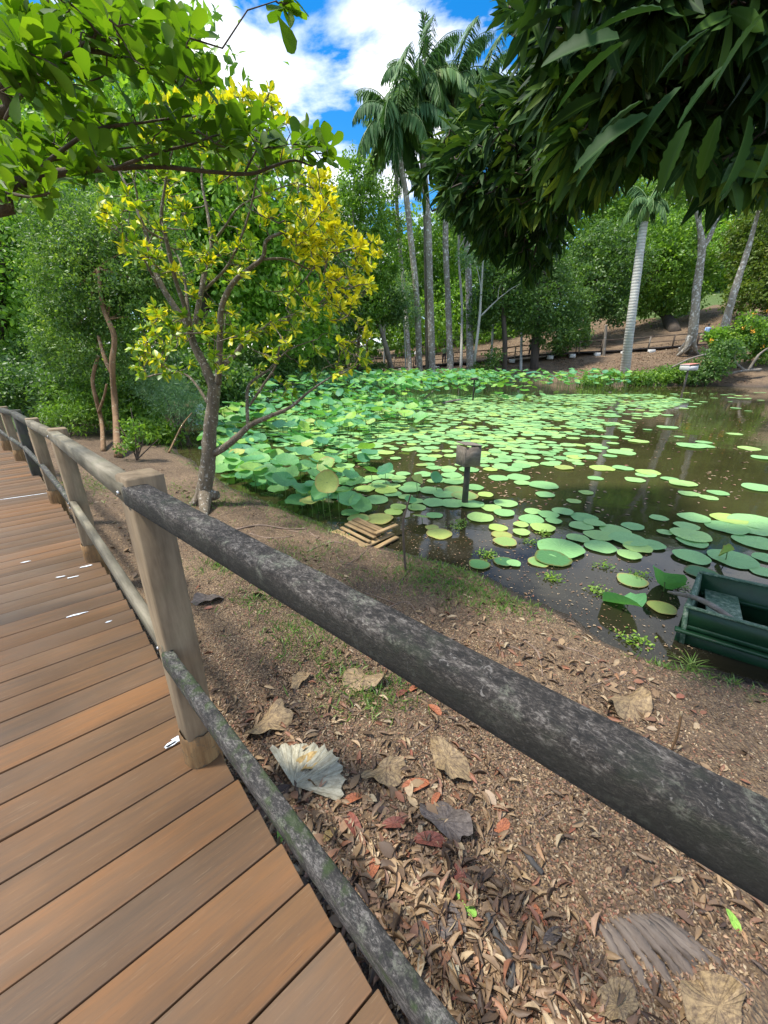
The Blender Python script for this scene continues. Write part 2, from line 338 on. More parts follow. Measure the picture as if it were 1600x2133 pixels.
# timber
def timber(name, stops, stretch=(1, 1, 1), sc_=6, spots=None, rough=.8, bs=.3, moss=None, fine=30, iso=False):
    m, t, b, N, L = newmat(name)
    lo = attr(t, 'g', 'Vector')      # grain coordinates: x along the timber
    mp = N('ShaderNodeMapping'); mp.inputs['Scale'].default_value = (.12, 1, 1); L(lo, mp.inputs[0])
    n = noise(t, sc_*4, 7, .65, mp.outputs[0]); n0 = noise(t, sc_*.5, 4, .6, lo)
    if iso:
        mp2 = N('ShaderNodeMapping'); mp2.inputs['Scale'].default_value = (.55, 1, 1); L(lo, mp2.inputs[0])
        n = noise(t, 60, 10, .82, mp2.outputs[0], .3); n0 = noise(t, 14, 6, .7, mp2.outputs[0])
    f = mth(t, 'ADD', mth(t, 'MULTIPLY', n, .65), mth(t, 'MULTIPLY', n0, .45)); f = mth(t, 'SUBTRACT', f, .05)
    if iso: f = mth(t, 'ADD', f, mth(t, 'MULTIPLY', mth(t, 'SUBTRACT', noise(t, 190, 6, .8, mp2.outputs[0], .8), .5), .9))
    c = ramp(t, f, stops)
    if spots:
        ns = noise(t, spots[1], 6, .72, lo, 1.5); c = mixc(t, ramp(t, ns, [(spots[2], (0, 0, 0)), (spots[2]+.08, (1, 1, 1))]), c, spots[0])
    if moss:
        nm = noise(t, moss[1], 5, .65, lo); c = mixc(t, mth(t, 'MULTIPLY', ramp(t, nm, [(moss[2], (0, 0, 0)), (moss[2]+.12, (1, 1, 1))]), moss[3]), c, moss[0])
    if iso:
        nb = noise(t, 13, 4, .6, lo, .6); nc = noise(t, 120, 5, .8, lo)
        k_ = mth(t, 'MULTIPLY', ramp(t, nb, [(.54, (0, 0, 0)), (.66, (1, 1, 1))]), ramp(t, nc, [(.45, (0, 0, 0)), (.6, (.8, .8, .8))])); c = mixc(t, k_, c, (.26, .27, .20))
    if name == 'lichen_rail':     # flanks mixed darker below a noise-broken line, top left greyer
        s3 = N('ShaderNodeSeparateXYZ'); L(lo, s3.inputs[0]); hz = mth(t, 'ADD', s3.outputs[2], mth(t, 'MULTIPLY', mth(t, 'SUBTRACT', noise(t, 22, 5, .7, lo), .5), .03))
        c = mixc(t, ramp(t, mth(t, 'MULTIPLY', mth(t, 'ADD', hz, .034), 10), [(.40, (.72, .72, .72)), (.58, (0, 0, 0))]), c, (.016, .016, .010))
    L(c, b.inputs['Base Color']); b.inputs['Roughness'].default_value = rough
    bump(t, b, n, bs, .006); return m
M['wood_new'] = timber('weathered_softwood', [(.36, (.085, .072, .045)), (.5, (.18, .155, .105)), (.64, (.29, .25, .18))], moss=((.12, .13, .06), 3, .56, .5))
M['wood_post'] = timber('post_softwood', [(.36, (.12, .082, .045)), (.5, (.21, .150, .088)), (.64, (.29, .215, .13))], moss=((.16, .14, .07), 4, .58, .4))
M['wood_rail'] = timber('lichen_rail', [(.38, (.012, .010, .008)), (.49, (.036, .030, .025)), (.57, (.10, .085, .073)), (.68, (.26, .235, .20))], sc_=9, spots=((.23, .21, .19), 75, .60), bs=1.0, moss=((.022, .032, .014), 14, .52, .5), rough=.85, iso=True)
M['wood_low'] = timber('mossy_rail', [(.36, (.012, .011, .010)), (.5, (.045, .04, .036)), (.66, (.22, .20, .18))], sc_=10, spots=((.38, .44, .38), 26, .66), bs=1.0, moss=((.035, .060, .012), 22, .50, .75), iso=True)
M['wood_darkpost'] = timber('dark_post', [(.3, (.02, .018, .014)), (.6, (.07, .065, .05)), (.8, (.13, .13, .10))], bs=.6, moss=((.06, .08, .02), 6, .55, .7))
M['wrap'] = timber('rusty_wrap', [(.3, (.07, .04, .02)), (.5, (.22, .12, .045)), (.7, (.33, .21, .09))], sc_=12, spots=((.10, .08, .05), 30, .56), bs=.8)
M['wood_raft'] = timber('raft_wood', [(.36, (.12, .07, .03)), (.5, (.29, .19, .085)), (.64, (.42, .30, .15))], bs=.6)
M['wood_grey'] = timber('grey_wood', [(.3, (.09, .07, .055)), (.5, (.20, .165, .13)), (.7, (.33, .28, .23))], bs=.8)
# deck: board-to-board colour from attribute v
m, t, b, N_, L_ = newmat('deck_boards'); lo = attr(t, 'g', 'Vector'); v = attr(t, 'v')
mp = N_('ShaderNodeMapping'); mp.inputs['Scale'].default_value = (.06, 1, 1); L_(lo, mp.inputs[0])
n = noise(t, 55, 9, .74, mp.outputs[0]); mp2 = N_('ShaderNodeMapping'); mp2.inputs['Scale'].default_value = (.14, 1, 1); L_(lo, mp2.inputs[0])
n0 = noise(t, 5.5, 5, .6, mp2.outputs[0])
wobv = mth(t, 'ADD', mth(t, 'MULTIPLY', v, .24), mth(t, 'ADD', mth(t, 'MULTIPLY', n0, .55), mth(t, 'MULTIPLY', n, .55))); wobv = mth(t, 'SUBTRACT', wobv, .16)
c = ramp(t, wobv, [(.26, (.085, .056, .034)), (.42, (.130, .076, .040)), (.56, (.175, .092, .041)), (.75, (.25, .112, .038)), (.9, (.23, .14, .07))])
mp3 = N_('ShaderNodeMapping'); mp3.inputs['Scale'].default_value = (.05, 1.6, 1); L_(lo, mp3.inputs[0])
n3 = noise(t, 150, 5, .75, mp3.outputs[0]); c = mixc(t, ramp(t, n3, [(.60, (0, 0, 0)), (.70, (.6, .6, .6))]), c, (.36, .25, .15))
c = mixc(t, ramp(t, n3, [(.30, (.7, .7, .7)), (.42, (0, 0, 0))]), c, (.09, .05, .025))
n4 = noise(t, 1.3, 4, .6, lo); c = mixc(t, ramp(t, n4, [(.45, (0, 0, 0)), (.7, (.35, .35, .35))]), c, (.16, .13, .10))
L_(c, b.inputs['Base Color']); L_(ramp(t, n0, [(.3, (.50, .50, .50)), (.7, (.68, .68, .68))]), b.inputs['Roughness']); bump(t, b, n, .25, .003); M['deck'] = m

def flat(name, c, rough=.6, var=.3, scale=8, metal=0, spec=.5, bs=.2):
    m, t, b, N, L = newmat(name)
    L(ramp(t, noise(t, scale, 6, .65, objc(t)), [(.3, tuple(x*(1-var) for x in c)), (.7, tuple(min(1, x*(1+var)) for x in c))]), b.inputs['Base Color'])
    b.inputs['Roughness'].default_value = rough; b.inputs['Metallic'].default_value = metal; b.inputs['Specular IOR Level'].default_value = spec
    if bs: bump(t, b, noise(t, scale*5, 5, .7, objc(t)), bs, .004)
    return m
M['paint'] = flat('white_paint', (.72, .76, .80), .5, .15, 40)
M['steel'] = flat('bolt_steel', (.55, .55, .56), .35, .2, 60, .9)
m, t, b, N_, L_ = newmat('boat_green'); oc = objc(t)
c = ramp(t, noise(t, 7, 6, .7, oc), [(.3, (.004, .028, .010)), (.7, (.011, .056, .021))])
c = mixc(t, ramp(t, noise(t, 22, 6, .75, oc), [(.60, (0, 0, 0)), (.72, (.6, .6, .6))]), c, (.05, .045, .03))
L_(c, b.inputs['Base Color']); b.inputs['Roughness'].default_value = .42; bump(t, b, noise(t, 40, 5, .6, oc), .15, .004); M['boat'] = m
m, t, b, N_, L_ = newmat('boat_edge'); oc = objc(t)
c = ramp(t, noise(t, 34, 7, .8, oc), [(.38, (.018, .060, .028)), (.5, (.07, .13, .075)), (.60, (.20, .25, .17)), (.72, (.36, .34, .26))]); L_(c, b.inputs['Base Color']); b.inputs['Roughness'].default_value = .6
bump(t, b, noise(t, 60, 5, .7, oc), .4, .004); M['boat_edge'] = m
M['boat_in'] = flat('boat_inside', (.008, .026, .020), .55, .4, 9)
M['concrete'] = flat('white_block', (.62, .61, .58), .8, .2, 6)
M['rail_far'] = flat('far_rail', (.10, .07, .05), .8, .4, 4)
M['beam_far'] = flat('far_beam', (.03, .022, .018), .8, .4, 4)

# litter material: per leaf colour picked by attribute v
m, t, b, N_, L_ = newmat('dry_leaves'); v = attr(t, 'v')
c = ramp(t, v, [(0, (.055, .032, .022)), (.18, (.12, .074, .040)), (.36, (.22, .138, .072)), (.55, (.33, .22, .115)), (.70, (.17, .105, .065)), (.82, (.28, .11, .055)), (.87, (.48, .34, .19)), (.94, (.42, .34, .22)), (1, (.27, .085, .045))])
c = mixc(t, ramp(t, noise(t, 60, 4, .7, objc(t)), [(.4, (0, 0, 0)), (.8, (.5, .5, .5))]), c, (.08, .05, .035))
L_(c, b.inputs['Base Color']); b.inputs['Roughness'].default_value = .6; M['litter'] = m
def dryleaf(name, c, d, vs=11):
    m, t, b, N, L = newmat(name); u = attr(t, 'u'); lo = attr(t, 'loc', 'Vector')
    cc = ramp(t, noise(t, 4, 7, .78, lo), [(.40, d), (.58, c)])
    s = N('ShaderNodeSeparateXYZ'); L(lo, s.inputs[0]); an = mth(t, 'ARCTAN2', s.outputs[1], s.outputs[0])
    ve = mth(t, 'POWER', mth(t, 'ABSOLUTE', mth(t, 'COSINE', mth(t, 'ADD', mth(t, 'MULTIPLY', an, vs), mth(t, 'MULTIPLY', noise(t, 3, 4, .6, lo), 3)))), 14.0)
    cc = mixc(t, mth(t, 'MULTIPLY', ve, .22), cc, tuple(x*.6 for x in d)); L(cc, b.inputs['Base Color']); b.inputs['Roughness'].default_value = .65
    bump(t, b, ve, .5, .004); return m
M['dry_pale'] = dryleaf('dry_lotus_pale', (.46, .43, .32), (.27, .24, .16))
M['dry_tan'] = dryleaf('dry_lotus_tan', (.36, .25, .125), (.13, .085, .05))
M['dry_orange'] = dryleaf('almond_leaf_orange', (.48, .17, .07), (.24, .07, .035), 6)
M['dry_grey'] = dryleaf('dead_leaf_grey', (.15, .12, .10), (.06, .045, .04), 8)
M['dry_red'] = dryleaf('dead_leaf_red', (.26, .075, .045), (.14, .05, .035), 6)
M['dry_yellow'] = dryleaf('dead_leaf_yellow', (.50, .36, .14), (.36, .22, .08), 6)
M['fresh'] = dryleaf('fresh_leaf', (.28, .50, .08), (.20, .38, .05), 3)
M['grass'] = leafmat('grass_blades', [(0, (.06, .14, .02)), (.5, (.12, .24, .04)), (1, (.26, .32, .08))], .3)
M['root'] = flat('root_bark', (.20, .14, .10), .8, .45, 14)
M['deadwood'] = timber('dead_root_wood', [(.3, (.06, .045, .035)), (.5, (.15, .115, .09)), (.7, (.26, .21, .165))], sc_=8, bs=1.0)
M['darkstick'] = flat('dark_stick', (.06, .055, .05), .8, .4, 20)

# ------------------------------------------------------------------ terrain and water
ZW = -0.50
POND = [(70, -12), (9, -2.2), (5.2, .15), (3.6, 1.15), (2.45, 1.88), (2.06, 2.12), (1.82, 2.25), (1.59, 2.45), (1.44, 2.68), (1.16, 2.93), (.92, 3.30), (.49, 3.60), (.15, 3.82), (-.11, 4.0),
        (-.57, 4.34), (-1.0, 4.8), (-1.65, 5.35), (-2.43, 6.01), (-3.22, 7.0), (-3.89, 7.9), (-4.5, 8.55), (-5.3, 9.9), (-6.2, 12), (-7.6, 16), (-9.5, 22), (-11, 28), (-10.5, 34), (-7.5, 37.5),
        (-3, 38.3), (4, 37.4), (11, 36.2), (15, 34.6), (21, 32.6), (26.5, 30.0), (36, 27), (60, 22), (90, 15)]
FARS = POND[26:]
def sstep(a, b, x): t = np.clip((x-a)/(b-a), 0, 1); return t*t*(3-2*t)
EDGE = np.array([(2.35, -1.95), (1.1, -.68), (-.05, .50), (-.26, .72), (-.57, 1.03), (-.96, 1.42), (-1.33, 1.82), (-2.12, 2.64), (-3.43, 3.95), (-4.11, 4.64), (-5.0, 5.5), (-5.85, 6.25), (-6.85, 7.05), (-8.1, 7.85), (-9.6, 8.6), (-11.3, 9.2), (-14, 9.8)])
def ground_z(x, y, detail=True):
    x = np.asarray(x, float); y = np.asarray(y, float)
    ins = inpoly(x, y, POND); d = pdist(x, y, POND)
    wob = (vnoise(x*1.7, y*1.7, 3)-.5)*.16+(vnoise(x*6, y*6, 4)-.5)*.06
    sd = np.where(ins, -d, d)+wob*np.clip(1.5/(np.hypot(x, y)/3+.5), .3, 1.0)
    # bank: short steep lip then gentle rise toward the deck
    out = ZW+.012+.075*sstep(0, .22, sd)+.16*sstep(.1, 2.4, sd)
    inn = ZW+.012-.75*sstep(0, 2.2, -sd)-.03*sstep(0, .1, -sd)
    z = np.where(sd > 0, out, inn)
    azm = np.degrees(np.arctan2(x, y)); tt = np.clip((azm+8)/46, 0, 1)
    fd = pdist(x, y, FARS, False)
    far = np.clip((y-20)/8, 0, 1)*np.where(azm > 60, np.clip((90-azm)/30, 0, 1), 1)
    z = z+np.where(sd > 0, np.minimum(fd, 48)*(.055+.245*tt)*far, 0)
    lf = np.clip((-x-9)/20, 0, 1); z = z+lf*.6*(sd > 0)
    if detail:
        nr = np.clip(1-np.hypot(x, y)/30, 0, 1)
        z = z+np.where(sd > 0, ((vnoise(x*2.3, y*2.3, 1)-.5)*.05+(vnoise(x*9, y*9, 2)-.5)*.022+(vnoise(x*31, y*31, 5)-.5)*.010)*nr*sstep(0, .25, sd), 0)
    return z
def gz(x, y): return float(ground_z(np.array([x]), np.array([y]))[0])
def onground(px, py):                      # ground point seen at photo pixel
    z = -.35
    for _ in range(8): q = G(px, py, z); z = gz(q[0], q[1])
    return np.array([q[0], q[1], z])
nr_, na_ = 430, 460
rr = np.concatenate([[.0], .12*np.exp(np.linspace(0, math.log(900/.12), nr_-1))])
aa = np.linspace(-math.pi, math.pi, na_, endpoint=False)
# denser columns across the view
aa = aa-0.55*np.sin(aa)*1.0
RR, AA = np.meshgrid(rr, aa, indexing='ij'); X = RR*np.sin(AA); Y = RR*np.cos(AA)
Z = ground_z(X.ravel(), Y.ravel()); Xr, Yr = X.ravel(), Y.ravel()
ii = np.arange(nr_-1)[:, None]*na_; jj = np.arange(na_)[None, :]; j2 = (jj+1) % na_
Fq = np.stack([(ii+jj).ravel(), (ii+j2).ravel(), (ii+na_+j2).ravel(), (ii+na_+jj).ravel()], 1)[na_:]
ins = inpoly(Xr, Yr, POND); pdn = pdist(Xr, Yr, POND)
hyp = np.hypot(Xr, Yr)
# grass: bank edge, patches in the near ground, lawn on the hill
grass = .62*np.exp(-((pdn-.22)/.16)**2)*(vnoise(Xr*1.5, Yr*1.5, 9) > .42)*(hyp < 14)
for gx, gy, gr_, ga in [(450, 1045, .35, .6), (230, 1010, .6, .7), (470, 1180, .28, .7), (560, 1190, .3, .6), (560, 1240, .2, .7), (620, 1300, .22, .6), (780, 1440, .22, .75), (720, 1470, .2, .5), (660, 1360, .2, .5), (440, 985, .3, .6), (640, 1150, .3, .4)]:
    q = onground(gx, gy); grass = np.maximum(grass, ga*np.exp(-((Xr-q[0])**2+(Yr-q[1])**2)/gr_**2))
azm = np.degrees(np.arctan2(Xr, Yr)); fdist = pdist(Xr, Yr, FARS, False)
grass = np.maximum(grass, 1.1*((fdist+(vnoise(Xr*.12, Yr*.12, 33)-.5)*26 > 27) & (Yr > 22) & ~ins & (azm > -20)))
grass = np.where((Xr < -9) & (hyp > 9), 1.0, grass); grass = np.where(hyp > 90, 1.1, grass)
wet = np.where(ins, 1.0, np.exp(-(pdn/.10)**2)*.8)
o = mesh_np('ground', np.stack([Xr, Yr, Z], 1), [Fq], M['ground'], None, {'grass': grass, 'wet': wet}, True); tag(o, kind='structure')
# water sheet: polar patch covering the pond
nr2, na2 = 90, 120
r2 = 1.0*np.exp(np.linspace(0, math.log(95), nr2)); a2 = np.radians(np.linspace(-48, 100, na2))
R2, A2 = np.meshgrid(r2, a2, indexing='ij'); XW = (R2*np.sin(A2)).ravel(); YW = (R2*np.cos(A2)).ravel()
keep = inpoly(XW, YW, POND) | (pdist(XW, YW, POND) < np.maximum(.5, np.hypot(XW, YW)*.12))
ii = np.arange(nr2-1)[:, None]*na2; jj = np.arange(na2-1)[None, :]
Fw = np.stack([(ii+jj).ravel(), (ii+jj+1).ravel(), (ii+na2+jj+1).ravel(), (ii+na2+jj).ravel()], 1); Fw = Fw[keep[Fw].all(1)]
nearw = 1-sstep(3.6, 6.0, np.hypot(XW-1, YW))
o = mesh_np('pond_water', np.stack([XW, YW, np.full(XW.shape, ZW)], 1), [Fw[:, ::-1]], M['water'], None, {'near': nearw}, True); tag(o, kind='structure')

# ------------------------------------------------------------------ leaf machinery
def T_leaf(prof, fold=.12, curl=.10):
    """prof: list of (y, halfwidth); returns template verts, faces(quads/tris), u"""
    V = [(0, 0, 0)]; U = [0]; rows = []
    for y, wv_ in prof:
        i = len(V); z = -curl*y*y
        V += [(-wv_, y, z+fold*wv_*2), (0, y, z), (wv_, y, z+fold*wv_*2)]; U += [1, 0, 1]; rows.append(i)
    V.append((0, 1, -curl)); U.append(0); e = len(V)-1; q = []; tr_ = []
    a = rows[0]; tr_ += [(0, a+1, a), (0, a+2, a+1)]
    for a, b_ in zip(rows, rows[1:]): q += [(a, a+1, b_+1, b_), (a+1, a+2, b_+2, b_+1)]
    a = rows[-1]; tr_ += [(a, a+1, e), (a+1, a+2, e)]
    return np.array(V, float), np.array(tr_), np.array(q) if q else None, np.array(U, float)
TL = dict(
    dia=T_leaf([(.45, .24)], .2, .05),
    oval=T_leaf([(.22, .17), (.5, .26), (.8, .17)]),
    obov=T_leaf([(.25, .10), (.55, .23), (.82, .25), (.95, .12)], .1, .12),
    lance=T_leaf([(.2, .085), (.5, .125), (.8, .07)], .15, .22),
    long=T_leaf([(.3, .05), (.7, .045)], .1, .25),
    vari=T_leaf([(.25, .20), (.5, .30), (.75, .20)], .1, .15),
)
def unit(a): return a/(np.linalg.norm(a, axis=-1, keepdims=True)+1e-9)
def leaves(tpl, O, D, Nn, S, v, wscale=None):
    """returns V, faces list, attrs for leaves at O along D with normal ~Nn, size S"""
    tv, tt_, tq, tu = TL[tpl] if isinstance(tpl, str) else tpl
    D = unit(D); side = unit(np.cross(D, Nn)); nn = np.cross(side, D); n = len(O); k = len(tv)
    w_ = 1.0 if wscale is None else wscale[:, None, None]
    V = O[:, None, :]+S[:, None, None]*(tv[None, :, 0:1]*side[:, None, :]*w_+tv[None, :, 1:2]*D[:, None, :]+tv[None, :, 2:3]*nn[:, None, :])
    base = (np.arange(n)*k)[:, None, None]
    Fs = [(tt_[None]+base).reshape(-1, 3)]
    if tq is not None: Fs.append((tq[None]+base).reshape(-1, 4))
    return V.reshape(-1, 3), Fs, {'v': np.repeat(v, k), 'u': np.tile(tu, n)}
def rdir(n, r=rng): return unit(r.normal(size=(n, 3)))
def crown(name, parent, mat, blobs, n, size, tpl='dia', clump=.5, up=.5, r=rng, shell=.55, per=14):
    """blobs: list of (centre, radii). Leaf clumps scattered through the outer part of each blob."""
    vol = np.array([np.prod(np.array(b_[1]))**(2/3) for b_ in blobs]); pr = vol/vol.sum()
    nc = max(4, n//per); bi = r.choice(len(blobs), nc, p=pr)
    C = np.array([b_[0] for b_ in blobs])[bi]; Rd = np.array([b_[1] for b_ in blobs])[bi]
    d = rdir(nc, r); rad = (shell+(1-shell)*r.random(nc)**.6)*(0.85+.3*r.random(nc)); cc = C+d*Rd*rad[:, None]
    K = per; cs = clump*(.5+r.random(nc))
    O = np.repeat(cc, K, 0)+r.normal(size=(nc*K, 3))*np.repeat(cs, K)[:, None]*np.array([.55, .55, .32])
    D = unit(np.repeat(d, K, 0)*.5+rdir(nc*K, r)+np.array([0, 0, -.25])); Nn = unit(rdir(nc*K, r)*.8+np.array([0, 0, up]) + np.repeat(d, K, 0)*.3)
    S = size*(.6+.8*r.random(nc*K)); v = np.clip(np.repeat(r.random(nc), K)*.55+r.random(nc*K)*.45, 0, 1)
    V, Fs, at = leaves(tpl, O, D, Nn, S, v)
    return mesh_np(name, V, Fs, mat, parent, at)
def skeleton(paths, targets, r=rng, maxlen=.9, sag=.12, wig=.08):
    """connect each target to the nearest node of the growing skeleton with a bent twig"""
    nodes = np.concatenate([p for p in paths]); tw = []
    dist = np.array([np.min(np.linalg.norm(nodes-t_, axis=1)) for t_ in targets]); order = np.argsort(dist)
    cap_ = len(nodes)+len(targets)*4; NB = np.zeros((cap_, 3)); NB[:len(nodes)] = nodes; nn_ = len(nodes)
    for i in order:
        t_ = targets[i]; dd = np.linalg.norm(NB[:nn_]-t_, axis=1); j = int(np.argmin(dd)); a = NB[j].copy(); ln = dd[j]
        if ln < 1e-3: continue
        m1 = a+(t_-a)*.35+r.normal(size=3)*wig*ln-np.array([0, 0, sag*ln*.6]); m2 = a+(t_-a)*.7+r.normal(size=3)*wig*ln-np.array([0, 0, sag*ln*.5])
        tw.append(np.array([a, m1, m2, t_])); NB[nn_:nn_+3] = [m1, m2, t_]; nn_ += 3
    return tw
def whorls(C, dirs, per, size, tpl, r=rng, spread=.9, up=.6, v0=None, droop=0.0):
    n = len(C); O = np.repeat(C, per, 0); D0 = np.repeat(unit(dirs), per, 0)
    D = unit(D0*.75+rdir(n*per, r)*spread+np.array([0, 0, -droop])); O = O+D*size*.08+r.normal(size=O.shape)*size*.10
    Nn = unit(np.array([0, 0, up])+rdir(n*per, r)*.55+D0*.2); S = size*(.6+.6*r.random(n*per))
    v = r.random(n*per) if v0 is None else np.clip(np.repeat(v0, per)+r.normal(size=n*per)*.15, 0, 1)
    return leaves(tpl, O, D, Nn, S, v)
def join(parts):
    Vs = []; F3 = []; F4 = []; at = {}; n = 0
    for V, Fs, a in parts:
        Vs.append(V)
        for f in Fs: (F3 if f.shape[1] == 3 else F4).append(f+n)
        for k_, x in a.items(): at.setdefault(k_, []).append(x)
        n += len(V)
    Fo = []
    if F3: Fo.append(np.concatenate(F3))
    if F4: Fo.append(np.concatenate(F4))
    return np.concatenate(Vs), Fo, {k_: np.concatenate(x) for k_, x in at.items()}

# ------------------------------------------------------------------ boardwalk deck
def along(path, s):
    sg = np.linalg.norm(np.diff(path, axis=0), axis=1); cs = np.concatenate([[0], np.cumsum(sg)])
    return np.stack([np.interp(s, cs, path[:, i]) for i in range(path.shape[1])], -1)
ELEN = np.linalg.norm(np.diff(EDGE, axis=0), axis=1).sum()
bwalk = empty('boardwalk', (0, 1, 0)); tag(bwalk, kind='structure')
mb = MB(); ga = []; k = 0; PW = .148; s = 0.0
while s < ELEN-.3:
    e = along(EDGE, s); e2 = along(EDGE, min(s+.6, ELEN)); e0 = along(EDGE, max(s-.6, 0)); tn = (e2-e0)/np.linalg.norm(e2-e0)
    nrm = np.array([tn[1], -tn[0]])       # toward the pond side
    an = R(4.0) if s < 9 else 0; c_, s_ = math.cos(an), math.sin(an); dr = np.array([nrm[0]*c_-nrm[1]*s_, nrm[0]*s_+nrm[1]*c_])*-1
    dr = -np.array([nrm[0]*c_+nrm[1]*s_, -nrm[0]*s_+nrm[1]*c_])
    pt = np.array([-dr[1], dr[0]]); pt = pt if np.dot(pt, tn) > 0 else -pt
    p0 = e-dr*random.uniform(.0, .012)
    ln = 2.5; ctr = p0+dr*ln/2+pt*(PW/2)
    zt = random.uniform(-.0012, .0012)
    mb.box((ctr[0], ctr[1], -.014+zt), (ln, PW-.0065, .028), ax=[[dr[0], dr[1], 0], [pt[0], pt[1], 0], [0, 0, 1]], bev=.0022, a=random.random())
    nv = 32; V = mb.V[-1]; rel = V-np.array([ctr[0], ctr[1], 0])
    ga.append(np.stack([rel[:, 0]*dr[0]+rel[:, 1]*dr[1]+k*7.3, rel[:, 0]*pt[0]+rel[:, 1]*pt[1]+k*.37, rel[:, 2]+k*1.7], 1))
    s += PW; k += 1
mb.build('deck_boards', M['deck'], bwalk, attrs={'g': np.concatenate(ga)})
mb = MB(); g2 = []
for off in (.16, 1.2, 2.2):
    pl_ = []
    for s in np.linspace(0, ELEN-.4, 26):
        e = along(EDGE, s); e2 = along(EDGE, s+.3); tn = (e2-e)/np.linalg.norm(e2-e); nrm = np.array([-tn[1], tn[0]])
        q = e+nrm*off; pl_.append((q[0], q[1], -.10))
    for a, b_ in zip(pl_, pl_[1:]): mb.beam(a, b_, .05, .13, 0)
mb.build('deck_joist', M['beam_far'], bwalk)

def timb(mb_list, p, q, wd, ht, bev=.006, up=(0, 0, 1), seed=None):
    mb, g = mb_list; p = np.array(p, float); q = np.array(q, float); mb.beam(p, q, wd, ht, bev, up)
    d = unit(q-p); V = mb.V[-1]-p; x = V@d; sd = unit(np.cross(d, up)); u = np.cross(sd, d)
    s_ = random.random()*50 if seed is None else seed
    g.append(np.stack([x+s_, V@sd+s_*.3, V@u+s_*.7], 1))
def tbuild(ml, name, mat, parent): return ml[0].build(name, mat, parent, attrs={'g': np.concatenate(ml[1])})

rail = empty('railing', (-.72, 1.12, 0), 'weathered wooden post and rail fence along the edge of the boardwalk', 'railing')
posts = [(1.62, -1.12), (-.715, 1.125), (-2.235, 2.745), (-3.53, 4.06), (-4.62, 5.12), (-5.52, 5.93), (-6.35, 6.65), (-7.2, 7.25), (-8.5, 7.95), (-9.8, 8.62)]
tops = [1.12, 1.135, 1.0, .885, .84, .79, .77, .77, .78, .78]
PD = []
for i, (x, y) in enumerate(posts):
    a = np.array(posts[max(i-1, 0)]); b_ = np.array(posts[min(i+1, len(posts)-1)]); tn = (b_-a)/np.linalg.norm(b_-a)
    if i == 1: tn = np.array([-.73, .68]); tn /= np.linalg.norm(tn)
    PD.append(tn)
    nrm = np.array([tn[1], -tn[0], 0])
    if nrm[0] < 0: nrm = -nrm
    dark = i in (4,)
    ml = (MB(), []); timb(ml, (x, y, -.45), (x, y, tops[i]), .102 if i < 4 else .095, .102 if i < 4 else .095, .005, up=nrm)
    ob = tbuild(ml, 'post', M['wood_darkpost'] if dark else M['wood_post'], rail)
    if dark: ob['label'] = 'dark mossy post'
    # brown wrapped foot
    if i in (1, 2, 3, 5, 6, 7):
        m_ = MB(); r_ = .067 if i < 4 else .063
        up_ = .135 if i < 4 else .16; V = []; nseg = 16; g_ = []
        for zz, rr_ in ((-.45, r_), (-.03, r_*1.0), (0.012, r_*1.03), (up_*.55, r_*1.0), (up_, r_*.985), (up_+.004, r_*.9)):
            for kk in range(nseg):
                an = kk*2*math.pi/nseg; q = .80+.20/max(abs(math.cos(an)), abs(math.sin(an)))*.95
                V.append((x+math.cos(an+math.atan2(tn[1], tn[0]))*rr_*q*(1+.02*math.sin(kk*3+zz*40)), y+math.sin(an+math.atan2(tn[1], tn[0]))*rr_*q, zz+.006*math.sin(kk*2.1)*(zz > .05))); g_.append((zz, an*.09, i*3.1))
        f = []
        for a_ in range(5):
            for kk in range(nseg): f.append((a_*nseg+kk, a_*nseg+(kk+1) % nseg, (a_+1)*nseg+(kk+1) % nseg, (a_+1)*nseg+kk))
        m_.add(V, f); m_.add([(x+.0, y+.0, up_+.002)], []); g_.append((0, 0, 0))
        m_.build('post_wrap', M['wrap'], rail, attrs={'g': np.array(g_)})
# rails between posts (on the deck side of the posts)
def off_in(i, d): tn = PD[i]; n_ = np.array([-abs(tn[1]), -abs(tn[0])]); n_ /= np.linalg.norm(n_); return np.array(posts[i])+n_*d
LOW = [.50, .52, .45, .40, .365, .33, .34, .34, .34, .34]
for i in range(1, len(posts)-1):
    a = off_in(i, .027); b_ = off_in(i+1, .027); d = unit(b_-a); za, zb = tops[i]-.046, tops[i+1]-.046
    ml = (MB(), []); timb(ml, (*(a+d*(-.03 if i == 1 else .004)), za), (*(b_), zb), .055, .066 if i < 4 else .06, .005)
    ob = tbuild(ml, 'top_rail', M['wood_new'] if i in (1, 2) else M['wood_darkpost'] if i in (3, 4) else M['wood_new'], rail)
    a = off_in(i, .034); b_ = off_in(i+1, .034); ml = (MB(), []); h_ = .07 if i == 1 else .05
    timb(ml, (*(a+d*(-.02)), LOW[i]), (*b_, LOW[i+1]+.008), .034, h_, .004)
    ob = tbuild(ml, 'lower_rail', M['wood_new'] if i == 1 else M['wood_low'], rail)
